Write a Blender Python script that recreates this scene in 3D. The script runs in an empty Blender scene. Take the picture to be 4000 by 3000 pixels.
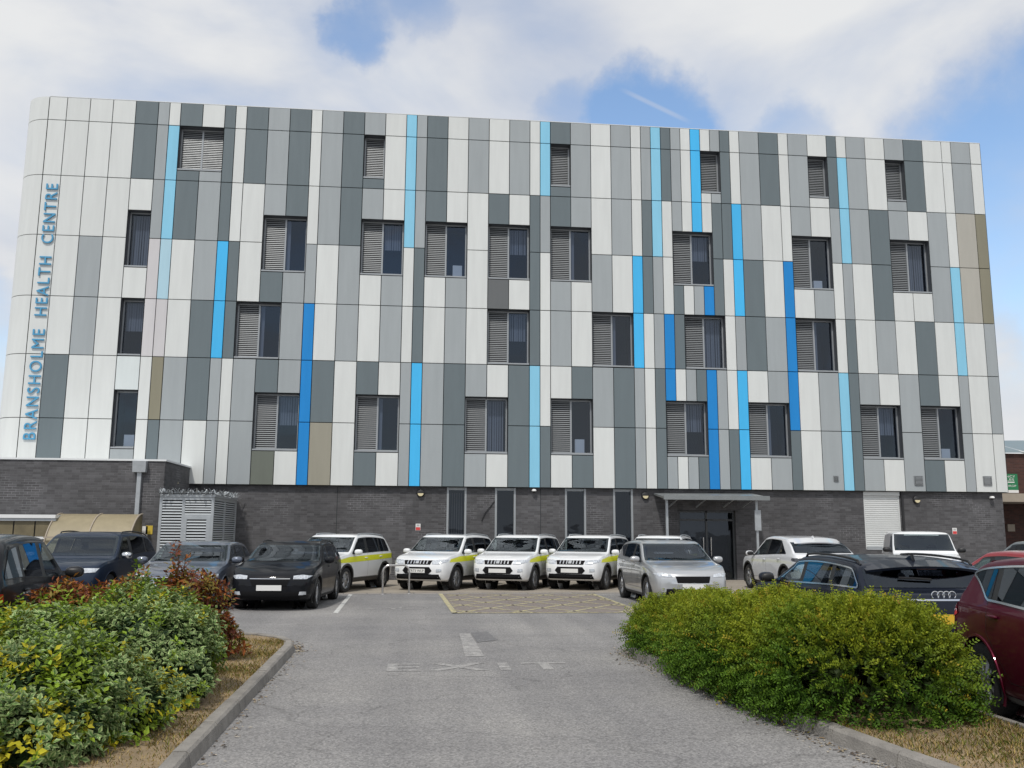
import bpy, bmesh, math, random
import numpy as np
from mathutils import Vector, Matrix
from mathutils.bvhtree import BVHTree
from mathutils.geometry import delaunay_2d_cdt

random.seed(7)
RNG = np.random.default_rng(11)
R = math.radians
SC = bpy.context.scene
COL = SC.collection

# ------------------------------------------------------------------ camera
FPX = 3528.7                      # focal length in pixels of a 4000 px wide frame
CAMZ = 1.68
YAW, PITCH, ROLL = R(5.7495), R(9.2553), R(0.3168)
def _axes():
    cy, sy, cp, sp = math.cos(YAW), math.sin(YAW), math.cos(PITCH), math.sin(PITCH)
    fw = Vector((sy*cp, cy*cp, sp)); rt = Vector((cy, -sy, 0)); up = rt.cross(fw)
    c, s = math.cos(ROLL), math.sin(ROLL)
    return c*rt + s*up, -s*rt + c*up, fw
AX, AY, AF = _axes()
cam_data = bpy.data.cameras.new('camera'); cam = bpy.data.objects.new('camera', cam_data); COL.objects.link(cam)
cam_data.sensor_fit = 'HORIZONTAL'; cam_data.sensor_width = 36.0; cam_data.lens = FPX/4000*36
cam_data.clip_start = 0.05; cam_data.clip_end = 4000
cam.matrix_world = Matrix(((AX.x, AY.x, -AF.x, 0), (AX.y, AY.y, -AF.y, 0), (AX.z, AY.z, -AF.z, CAMZ), (0, 0, 0, 1)))
SC.camera = cam
def ray(px, py):
    return AF + AX*((px-2000)/FPX) - AY*((py-1500)/FPX)
def G(px, py, z=0.0):             # pixel -> point on the ground
    v = ray(px, py); t = (z-CAMZ)/v.z
    return Vector((v.x*t, v.y*t, z))
def FP(px, py, Y):                # pixel -> point on a plane parallel to the facade
    v = ray(px, py); t = Y/v.y
    return Vector((v.x*t, Y, v.z*t+CAMZ))

# ------------------------------------------------------------------ sky, sun, exposure
SUN_EL, SUN_AZ = R(56), R(203)     # azimuth of the sun, clockwise from +Y: behind the camera, a little to its left
world = bpy.data.worlds.new('World'); SC.world = world; world.use_nodes = True
wn, wl = world.node_tree.nodes, world.node_tree.links
wn.clear()
def wnode(t, **kw):
    n = wn.new(t)
    for k, v in kw.items(): setattr(n, k, v)
    return n
SKY_STR = 0.15
sky = wnode('ShaderNodeTexSky', sky_type='NISHITA', sun_disc=False, sun_elevation=SUN_EL, sun_rotation=SUN_AZ)
sky.air_density = 1.2; sky.dust_density = 0.2; sky.ozone_density = 2.5
tc = wnode('ShaderNodeTexCoord')
def wmath(op, a, b=None, clamp=False):
    n = wnode('ShaderNodeMath', operation=op, use_clamp=clamp)
    for i, v in enumerate((a, b)):
        if v is None: continue
        if isinstance(v, (int, float)): n.inputs[i].default_value = v
        else: wl.new(v, n.inputs[i])
    return n.outputs[0]
_wt = wnode('ShaderNodeTexNoise'); wl.new(tc.outputs['Generated'], _wt.inputs['Vector']); _wt.inputs['Scale'].default_value = 8.0; _wt.inputs['Detail'].default_value = 6; _wt.inputs['Roughness'].default_value = 0.6
_ws = wnode('ShaderNodeVectorMath', operation='MULTIPLY_ADD'); wl.new(_wt.outputs['Color'], _ws.inputs[0]); _ws.inputs[1].default_value = (0.13, 0.13, 0.13); _ws.inputs[2].default_value = (-0.065, -0.065, -0.065)
_wa = wnode('ShaderNodeVectorMath', operation='ADD'); wl.new(tc.outputs['Generated'], _wa.inputs[0]); wl.new(_ws.outputs[0], _wa.inputs[1])
_wz = wnode('ShaderNodeVectorMath', operation='NORMALIZE'); wl.new(_wa.outputs[0], _wz.inputs[0])
def wdot(vec, warp=True):
    n = wnode('ShaderNodeVectorMath', operation='DOT_PRODUCT'); wl.new(_wz.outputs[0] if warp else tc.outputs['Generated'], n.inputs[0]); n.inputs[1].default_value = vec
    return n.outputs['Value']
def wrange(v, a, b, c=0.0, d=1.0):
    n = wnode('ShaderNodeMapRange', interpolation_type='SMOOTHSTEP'); wl.new(v, n.inputs[0])
    for i, k in enumerate((a, b, c, d)): n.inputs[i+1].default_value = k
    return n.outputs[0]
def wnoise(scale, detail, rough, dist=0.0, loc=(0, 0, 0), sc=(1, 1, 2.2)):
    m = wnode('ShaderNodeMapping'); wl.new(tc.outputs['Generated'], m.inputs[0]); m.inputs['Location'].default_value = loc; m.inputs['Scale'].default_value = sc
    n = wnode('ShaderNodeTexNoise'); wl.new(m.outputs[0], n.inputs['Vector'])
    n.inputs['Scale'].default_value = scale; n.inputs['Detail'].default_value = detail; n.inputs['Roughness'].default_value = rough; n.inputs['Distortion'].default_value = dist
    return n.outputs['Fac']
def sdir(px, py): v = ray(px, py).normalized(); return (v.x, v.y, v.z)
dens = wmath('ADD', wnoise(2.6, 7, 0.5, 0.35, (3.1, 1.7, 0.4)), 0.315)
for (px, py, cos_r, w) in ((4150, 760, 0.983, 0.42), (3980, 1150, 0.994, 0.05), (2560, 470, 0.9968, 0.34), (2250, 500, 0.9985, 0.12), (3100, 560, 0.9985, 0.12), (1400, 140, 0.9991, 0.17), (1640, 0, 0.9988, 0.11), (-150, 1250, 0.9955, 0.26)):
    dens = wmath('SUBTRACT', dens, wrange(wdot(sdir(px, py)), cos_r, 1.0 - (1-cos_r)*0.12, 0.0, w))
mask = wrange(dens, 0.40, 0.84, 0.0, 1.0)
shade = wmath('ADD', wmath('MULTIPLY', wnoise(3.4, 6, 0.55, 0.2, (8.3, 2.2, 1.1)), 0.6), wmath('MULTIPLY', wrange(dens, 0.55, 1.0), 0.4))
ramp = wnode('ShaderNodeValToRGB'); wl.new(shade, ramp.inputs[0])
ramp.color_ramp.elements[0].position = 0.30; ramp.color_ramp.elements[0].color = (0.64, 0.675, 0.755, 1)
ramp.color_ramp.elements[1].position = 0.66; ramp.color_ramp.elements[1].color = (0.86, 0.87, 0.88, 1)
# a faint contrail
d1, d2 = Vector(sdir(2440, 355)), Vector(sdir(2680, 470)); nrm = d1.cross(d2).normalized(); mid = (d1+d2).normalized()
trail = wmath('MULTIPLY', wrange(wmath('ABSOLUTE', wdot(tuple(nrm), False)), 0.0035, 0.0006), wrange(wdot(tuple(mid), False), math.cos(0.045), math.cos(0.012)))
mask = wmath('MAXIMUM', mask, wmath('MULTIPLY', trail, 0.35))
sc_ = wnode('ShaderNodeVectorMath', operation='SCALE'); wl.new(ramp.outputs[0], sc_.inputs[0]); sc_.inputs['Scale'].default_value = 0.745/SKY_STR
mix = wnode('ShaderNodeMix', data_type='RGBA'); wl.new(mask, mix.inputs['Factor']); wl.new(sky.outputs[0], mix.inputs['A']); wl.new(sc_.outputs[0], mix.inputs['B'])
bg = wnode('ShaderNodeBackground'); bg.inputs['Strength'].default_value = SKY_STR; wl.new(mix.outputs['Result'], bg.inputs['Color'])
wo = wnode('ShaderNodeOutputWorld'); wl.new(bg.outputs[0], wo.inputs['Surface'])

sl = bpy.data.lights.new('sun', 'SUN'); sl.energy = 2.0; sl.angle = R(4); sl.color = (1.0, 0.96, 0.90)
sun = bpy.data.objects.new('sun', sl); COL.objects.link(sun)
sd = Vector((math.sin(SUN_AZ)*math.cos(SUN_EL), math.cos(SUN_AZ)*math.cos(SUN_EL), math.sin(SUN_EL)))
sun.rotation_euler = sd.to_track_quat('Z', 'Y').to_euler(); sun.location = sd*60
SC.view_settings.view_transform = 'Standard'; SC.view_settings.look = 'None'; SC.view_settings.gamma = 1.0
SC.view_settings.exposure = 0.33; SC.view_settings.use_curve_mapping = False
SC.render.resolution_x, SC.render.resolution_y = 1024, 768
try:
    SC.cycles.max_bounces = 8; SC.cycles.transparent_max_bounces = 12
except Exception: pass

# ------------------------------------------------------------------ materials
MATS = {}
def M(name, col, rough=0.5, metal=0.0, var=0.0, vscale=3.0, vstretch=(1, 1, 1), objvar=0.0, bump=0.0, bscale=60.0, coat=0.0, spec=0.5, attr=None, transl=0.0, flake=0.0):
    m = bpy.data.materials.new(name); m.use_nodes = True; nt = m.node_tree; n, l = nt.nodes, nt.links
    b = n['Principled BSDF']; b.inputs['Base Color'].default_value = (*col, 1); b.inputs['Roughness'].default_value = rough
    b.inputs['Metallic'].default_value = metal; b.inputs['Coat Weight'].default_value = coat; b.inputs['Coat Roughness'].default_value = 0.04
    b.inputs['Specular IOR Level'].default_value = spec
    cur = None
    geo = n.new('ShaderNodeNewGeometry')
    def mul(a, fac):
        v = n.new('ShaderNodeVectorMath'); v.operation = 'SCALE'
        if a is None: v.inputs[0].default_value = col
        else: l.new(a, v.inputs[0])
        l.new(fac, v.inputs['Scale']); return v.outputs[0]
    if attr:
        a = n.new('ShaderNodeAttribute'); a.attribute_name = attr; cur = a.outputs['Color']
    if var:
        mp = n.new('ShaderNodeMapping'); mp.inputs['Scale'].default_value = vstretch; l.new(geo.outputs['Position'], mp.inputs[0])
        t = n.new('ShaderNodeTexNoise'); t.inputs['Scale'].default_value = vscale; t.inputs['Detail'].default_value = 6; t.inputs['Roughness'].default_value = 0.6; l.new(mp.outputs[0], t.inputs['Vector'])
        r_ = n.new('ShaderNodeMapRange'); l.new(t.outputs['Fac'], r_.inputs[0]); r_.inputs[1].default_value = 0.25; r_.inputs[2].default_value = 0.75; r_.inputs[3].default_value = 1-var; r_.inputs[4].default_value = 1+var
        cur = mul(cur, r_.outputs[0])
        if rough < 0.6:
            r2 = n.new('ShaderNodeMapRange'); l.new(t.outputs['Fac'], r2.inputs[0]); r2.inputs[3].default_value = max(0.02, rough-0.1); r2.inputs[4].default_value = rough+0.1; l.new(r2.outputs[0], b.inputs['Roughness'])
    if objvar:
        oi = n.new('ShaderNodeObjectInfo'); r_ = n.new('ShaderNodeMapRange'); l.new(oi.outputs['Random'], r_.inputs[0]); r_.inputs[3].default_value = 1-objvar; r_.inputs[4].default_value = 1+objvar
        cur = mul(cur, r_.outputs[0])
    if cur is not None: l.new(cur, b.inputs['Base Color'])
    if bump:
        t = n.new('ShaderNodeTexNoise'); t.inputs['Scale'].default_value = bscale; t.inputs['Detail'].default_value = 5; l.new(geo.outputs['Position'], t.inputs['Vector'])
        bm_ = n.new('ShaderNodeBump'); bm_.inputs['Strength'].default_value = bump; bm_.inputs['Distance'].default_value = 0.02; l.new(t.outputs['Fac'], bm_.inputs['Height']); l.new(bm_.outputs[0], b.inputs['Normal'])
    if transl:
        tr = n.new('ShaderNodeBsdfTranslucent'); mx = n.new('ShaderNodeMixShader'); mx.inputs[0].default_value = transl
        if cur is not None: l.new(cur, tr.inputs['Color'])
        else: tr.inputs['Color'].default_value = (*col, 1)
        out = n['Material Output']; l.new(b.outputs[0], mx.inputs[1]); l.new(tr.outputs[0], mx.inputs[2]); l.new(mx.outputs[0], out.inputs['Surface'])
    MATS[name] = m
    return m

def asphalt_mat():
    m = bpy.data.materials.new('asphalt'); m.use_nodes = True; n, l = m.node_tree.nodes, m.node_tree.links; b = n['Principled BSDF']
    geo = n.new('ShaderNodeNewGeometry')
    def noise(s, d, r, st=(1, 1, 1)):
        mp = n.new('ShaderNodeMapping'); mp.inputs['Scale'].default_value = st; l.new(geo.outputs['Position'], mp.inputs[0])
        t = n.new('ShaderNodeTexNoise'); t.inputs['Scale'].default_value = s; t.inputs['Detail'].default_value = d; t.inputs['Roughness'].default_value = r; l.new(mp.outputs[0], t.inputs['Vector']); return t.outputs['Fac']
    def ramp(v, stops):
        r = n.new('ShaderNodeValToRGB'); l.new(v, r.inputs[0]); e = r.color_ramp.elements
        e[0].position, e[0].color = stops[0][0], (*stops[0][1], 1); e[1].position, e[1].color = stops[1][0], (*stops[1][1], 1)
        for p, c in stops[2:]:
            k = e.new(p); k.color = (*c, 1)
        return r.outputs[0]
    def mixc(a, bb, f, mode='MULTIPLY'):
        x = n.new('ShaderNodeMix'); x.data_type = 'RGBA'; x.blend_type = mode
        if isinstance(f, float): x.inputs['Factor'].default_value = f
        else: l.new(f, x.inputs['Factor'])
        l.new(a, x.inputs['A']); l.new(bb, x.inputs['B']); return x.outputs['Result']
    vor = n.new('ShaderNodeTexVoronoi'); vor.inputs['Scale'].default_value = 62; l.new(geo.outputs['Position'], vor.inputs['Vector'])
    stone = ramp(vor.outputs['Color'], [(0.12, (0.06, 0.06, 0.062)), (0.88, (0.43, 0.42, 0.41))])
    base = ramp(noise(30, 6, 0.7), [(0.3, (0.20, 0.198, 0.20)), (0.7, (0.305, 0.298, 0.292))])
    c = mixc(base, stone, 0.42, 'MIX')
    big = ramp(noise(0.35, 5, 0.6), [(0.3, (0.84, 0.84, 0.86)), (0.7, (1.1, 1.09, 1.07))])
    c = mixc(c, big, 1.0)
    streak = ramp(noise(0.5, 6, 0.65, (0.35, 2.2, 1)), [(0.32, (0.86, 0.86, 0.86)), (0.6, (1.05, 1.05, 1.04))])
    c = mixc(c, streak, 0.7)
    stain = ramp(noise(1.3, 3, 0.5), [(0.66, (1, 1, 1)), (0.78, (0.8, 0.79, 0.78))])
    c = mixc(c, stain, 0.6)
    cv = n.new('ShaderNodeTexVoronoi'); cv.feature = 'DISTANCE_TO_EDGE'; cv.inputs['Scale'].default_value = 0.33; cv.inputs['Randomness'].default_value = 1.0
    wv = n.new('ShaderNodeTexNoise'); wv.inputs['Scale'].default_value = 1.4; wv.inputs['Detail'].default_value = 6; l.new(geo.outputs['Position'], wv.inputs['Vector'])
    wm = n.new('ShaderNodeVectorMath'); wm.operation = 'MULTIPLY_ADD'; l.new(wv.outputs['Color'], wm.inputs[0]); wm.inputs[1].default_value = (1.2, 1.2, 0); l.new(geo.outputs['Position'], wm.inputs[2]); l.new(wm.outputs[0], cv.inputs['Vector'])
    crack = ramp(cv.outputs['Distance'], [(0.0, (0.55, 0.55, 0.55)), (0.006, (1, 1, 1))]); c = mixc(c, crack, 0.55)
    oil = ramp(noise(2.4, 4, 0.55), [(0.68, (1, 1, 1)), (0.80, (0.62, 0.61, 0.60))]); c = mixc(c, oil, 0.7)
    track = ramp(noise(0.8, 3, 0.5, (1.6, 0.10, 1)), [(0.38, (0.90, 0.90, 0.905)), (0.62, (1.06, 1.055, 1.05))]); c = mixc(c, track, 1.0)
    l.new(c, b.inputs['Base Color']); b.inputs['Roughness'].default_value = 0.88; b.inputs['Specular IOR Level'].default_value = 0.3
    bp = n.new('ShaderNodeBump'); bp.inputs['Strength'].default_value = 0.7; bp.inputs['Distance'].default_value = 0.012; l.new(vor.outputs['Distance'], bp.inputs['Height']); l.new(bp.outputs[0], b.inputs['Normal'])
    return m
ASPHALT = asphalt_mat()

def brick_mat(name, c1, c2, mortar, pale=0.0):
    m = bpy.data.materials.new(name); m.use_nodes = True; n, l = m.node_tree.nodes, m.node_tree.links; b = n['Principled BSDF']
    geo = n.new('ShaderNodeNewGeometry'); sp = n.new('ShaderNodeSeparateXYZ'); l.new(geo.outputs['Position'], sp.inputs[0])
    ad = n.new('ShaderNodeMath'); ad.operation = 'ADD'; l.new(sp.outputs[0], ad.inputs[0]); l.new(sp.outputs[1], ad.inputs[1])
    cb = n.new('ShaderNodeCombineXYZ'); l.new(ad.outputs[0], cb.inputs[0]); l.new(sp.outputs[2], cb.inputs[1])
    br = n.new('ShaderNodeTexBrick'); l.new(cb.outputs[0], br.inputs['Vector'])
    br.inputs['Scale'].default_value = 1.0; br.inputs['Brick Width'].default_value = 0.225; br.inputs['Row Height'].default_value = 0.075; br.inputs['Mortar Size'].default_value = 0.006; br.inputs['Mortar Smooth'].default_value = 0.3; br.inputs['Bias'].default_value = -0.1
    br.inputs['Color1'].default_value = (*c1, 1); br.inputs['Color2'].default_value = (*c2, 1); br.inputs['Mortar'].default_value = (*mortar, 1)
    # every brick its own tone, long streaks of darker ones
    mp = n.new('ShaderNodeMapping'); mp.inputs['Scale'].default_value = (1.3, 13.33, 1); l.new(cb.outputs[0], mp.inputs[0])
    wt = n.new('ShaderNodeTexWhiteNoise'); wt.noise_dimensions = '2D'
    sn = n.new('ShaderNodeVectorMath'); sn.operation = 'SNAP'; sn.inputs[1].default_value = (0.2925, 1.0, 1); l.new(mp.outputs[0], sn.inputs[0]); l.new(sn.outputs[0], wt.inputs['Vector'])
    r1 = n.new('ShaderNodeMapRange'); l.new(wt.outputs['Value'], r1.inputs[0]); r1.inputs[3].default_value = 0.80; r1.inputs[4].default_value = 1.18
    t2 = n.new('ShaderNodeTexNoise'); t2.inputs['Scale'].default_value = 0.55; t2.inputs['Detail'].default_value = 5; l.new(geo.outputs['Position'], t2.inputs['Vector'])
    r2 = n.new('ShaderNodeMapRange'); l.new(t2.outputs['Fac'], r2.inputs[0]); r2.inputs[1].default_value = 0.3; r2.inputs[2].default_value = 0.7; r2.inputs[3].default_value = 0.8; r2.inputs[4].default_value = 1.18
    mm = n.new('ShaderNodeMath'); mm.operation = 'MULTIPLY'; l.new(r1.outputs[0], mm.inputs[0]); l.new(r2.outputs[0], mm.inputs[1])
    sc = n.new('ShaderNodeVectorMath'); sc.operation = 'SCALE'; l.new(br.outputs['Color'], sc.inputs[0]); l.new(mm.outputs[0], sc.inputs['Scale'])
    cur = sc.outputs[0]
    if pale:
        # lime bloom in the joints, in patches
        t3 = n.new('ShaderNodeTexNoise'); t3.inputs['Scale'].default_value = 0.9; t3.inputs['Detail'].default_value = 7; l.new(geo.outputs['Position'], t3.inputs['Vector'])
        r3 = n.new('ShaderNodeMapRange'); l.new(t3.outputs['Fac'], r3.inputs[0]); r3.inputs[1].default_value = 0.54; r3.inputs[2].default_value = 0.66; r3.inputs[4].default_value = pale
        ms = n.new('ShaderNodeMath'); ms.operation = 'MULTIPLY'; l.new(r3.outputs[0], ms.inputs[0]); l.new(br.outputs['Fac'], ms.inputs[1])
        mx = n.new('ShaderNodeMix'); mx.data_type = 'RGBA'; l.new(ms.outputs[0], mx.inputs['Factor']); l.new(cur, mx.inputs['A']); mx.inputs['B'].default_value = (0.42, 0.42, 0.44, 1); cur = mx.outputs['Result']
    l.new(cur, b.inputs['Base Color']); b.inputs['Roughness'].default_value = 0.75
    bp = n.new('ShaderNodeBump'); bp.inputs['Strength'].default_value = 0.5; bp.inputs['Distance'].default_value = 0.006; bp.invert = True; l.new(br.outputs['Fac'], bp.inputs['Height']); l.new(bp.outputs[0], b.inputs['Normal'])
    MATS[name] = m; return m

def paint_mat(name, col, wear):
    """thermoplastic road paint worn through to the asphalt"""
    m = ASPHALT.copy(); m.name = name; n, l = m.node_tree.nodes, m.node_tree.links; b = n['Principled BSDF']
    src = b.inputs['Base Color'].links[0].from_socket
    geo = n.new('ShaderNodeNewGeometry')
    t = n.new('ShaderNodeTexNoise'); t.inputs['Scale'].default_value = 9; t.inputs['Detail'].default_value = 9; t.inputs['Roughness'].default_value = 0.75; l.new(geo.outputs['Position'], t.inputs['Vector'])
    r_ = n.new('ShaderNodeMapRange'); l.new(t.outputs['Fac'], r_.inputs[0]); r_.inputs[1].default_value = wear-0.1; r_.inputs[2].default_value = wear+0.14
    mx = n.new('ShaderNodeMix'); mx.data_type = 'RGBA'; l.new(r_.outputs[0], mx.inputs['Factor']); l.new(src, mx.inputs['A']); mx.inputs['B'].default_value = (*col, 1)
    l.new(mx.outputs['Result'], b.inputs['Base Color']); MATS[name] = m; return m

def glass_mat(name, tint, refl=0.05, rough=0.02, wave=0.12):
    """pane: tinted see-through with a fresnel reflection"""
    m = bpy.data.materials.new(name); m.use_nodes = True; n, l = m.node_tree.nodes, m.node_tree.links; n.remove(n['Principled BSDF'])
    def math_(op, a, b):
        q = n.new('ShaderNodeMath'); q.operation = op
        for i_, v in enumerate((a, b)):
            if isinstance(v, (int, float)): q.inputs[i_].default_value = v
            elif v is not None: l.new(v, q.inputs[i_])
        return q.outputs[0]
    tr = n.new('ShaderNodeBsdfTransparent'); tr.inputs[0].default_value = (*tint, 1)
    gl = n.new('ShaderNodeBsdfGlossy'); gl.inputs['Roughness'].default_value = rough; gl.inputs['Color'].default_value = (0.78, 0.88, 1.0, 1)
    geo = n.new('ShaderNodeNewGeometry'); dt = n.new('ShaderNodeVectorMath'); dt.operation = 'DOT_PRODUCT'; l.new(geo.outputs['Normal'], dt.inputs[0]); l.new(geo.outputs['Incoming'], dt.inputs[1])
    fac = math_('ADD', math_('MULTIPLY', math_('POWER', math_('SUBTRACT', 1.0, math_('ABSOLUTE', dt.outputs['Value'], None)), 5.0), 0.9), 0.045+refl)
    tx = n.new('ShaderNodeTexNoise'); tx.inputs['Scale'].default_value = 1.1; l.new(geo.outputs['Position'], tx.inputs['Vector'])
    bp = n.new('ShaderNodeBump'); bp.inputs['Strength'].default_value = wave; bp.inputs['Distance'].default_value = 0.05; l.new(tx.outputs['Fac'], bp.inputs['Height']); l.new(bp.outputs[0], gl.inputs['Normal'])
    mx = n.new('ShaderNodeMixShader'); l.new(fac, mx.inputs[0]); l.new(tr.outputs[0], mx.inputs[1]); l.new(gl.outputs[0], mx.inputs[2])
    l.new(mx.outputs[0], n['Material Output'].inputs['Surface']); MATS[name] = m; return m

# cladding
PV = dict(rough=0.40, var=0.05, vscale=1.1, vstretch=(4, 4, 0.45), objvar=0.03, spec=0.3)
M('panel_white', (0.655, 0.675, 0.663), **PV); M('panel_grey', (0.345, 0.375, 0.388), **PV); M('panel_dark', (0.142, 0.174, 0.188), **PV)
M('panel_sky', (0.25, 0.57, 0.76), **PV); M('panel_blue', (0.065, 0.47, 0.85), **PV); M('panel_deep', (0.015, 0.23, 0.60), **PV)
M('panel_paleblue', (0.42, 0.62, 0.72), **PV); M('panel_pink', (0.58, 0.565, 0.575), **PV)
M('panel_taupe', (0.42, 0.405, 0.36), **PV); M('panel_olive', (0.24, 0.225, 0.165), **PV); M('panel_moss', (0.15, 0.165, 0.14), **PV); M('panel_brown', (0.31, 0.295, 0.24), **PV); M('panel_warmdark', (0.135, 0.142, 0.146), **PV); M('panel_mint', (0.64, 0.69, 0.69), **PV)
M('joint', (0.03, 0.034, 0.036), 0.9); M('reveal', (0.06, 0.066, 0.076), 0.5); M('frame_metal', (0.34, 0.36, 0.375), 0.4, 0.3, var=0.05)
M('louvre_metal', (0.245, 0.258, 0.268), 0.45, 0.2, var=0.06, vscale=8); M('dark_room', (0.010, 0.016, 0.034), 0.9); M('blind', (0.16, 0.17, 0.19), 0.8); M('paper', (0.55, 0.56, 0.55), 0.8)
M('letter_blue', (0.075, 0.31, 0.52), 0.4); M('roof_felt', (0.16, 0.16, 0.16), 0.9)
brick_mat('brick_grey', (0.088, 0.087, 0.092), (0.064, 0.062, 0.066), (0.092, 0.092, 0.097), 0.42)
brick_mat('brick_red', (0.075, 0.028, 0.02), (0.05, 0.02, 0.016), (0.06, 0.045, 0.04))
glass_mat('pane', (0.60, 0.66, 0.76), 0.02)
glass_mat('slot_pane', (0.5, 0.54, 0.62), 0.01)
# ground
paint_mat('white_paint', (0.60, 0.60, 0.58), 0.40); paint_mat('faded_paint', (0.42, 0.41, 0.395), 0.505); paint_mat('yellow_paint', (0.55, 0.49, 0.25), 0.465)
paint_mat('hatch_tint', (0.21, 0.175, 0.155), 0.42); paint_mat('tar', (0.14, 0.14, 0.145), 0.45)
M('paving', (0.30, 0.265, 0.22), 0.85, var=0.16, vscale=2.0, bump=0.3)
M('flag', (0.30, 0.275, 0.25), 0.85, var=0.12, vscale=4, objvar=0.10, bump=0.3)
M('kerb_concrete', (0.235, 0.22, 0.20), 0.9, var=0.28, vscale=5, objvar=0.08, bump=0.6, bscale=70)
M('soil', (0.25, 0.185, 0.11), 0.95, var=0.45, vscale=3.5, bump=1.0, bscale=30)
# metal, plastic
M('steel', (0.58, 0.56, 0.54), 0.28, 0.9, var=0.06); M('galvanised', (0.42, 0.445, 0.465), 0.42, 0.45, var=0.10, vscale=6); M('white_gloss', (0.72, 0.73, 0.73), 0.4, var=0.03)
M('coping', (0.70, 0.72, 0.73), 0.4); M('black_plastic', (0.018, 0.018, 0.02), 0.5); M('dark_grey_metal', (0.06, 0.065, 0.07), 0.5); M('lamp_cream', (0.68, 0.60, 0.38), 0.35)
M('poly_canopy', (0.42, 0.36, 0.235), 0.5, var=0.16, vscale=2.5, transl=0.35); M('poly_brown', (0.22, 0.185, 0.11), 0.5, var=0.3, vscale=2, transl=0.2)
M('sign_white', (0.75, 0.75, 0.74), 0.5); M('sign_red', (0.62, 0.05, 0.05), 0.5); M('sign_green', (0.015, 0.19, 0.075), 0.4); M('sign_yellow', (0.62, 0.46, 0.06), 0.5)
M('stone_band', (0.36, 0.31, 0.25), 0.8, var=0.08); M('roof_green', (0.16, 0.20, 0.185), 0.35, var=0.1); M('shutter', (0.62, 0.635, 0.63), 0.45, 0.1, var=0.04)

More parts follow.
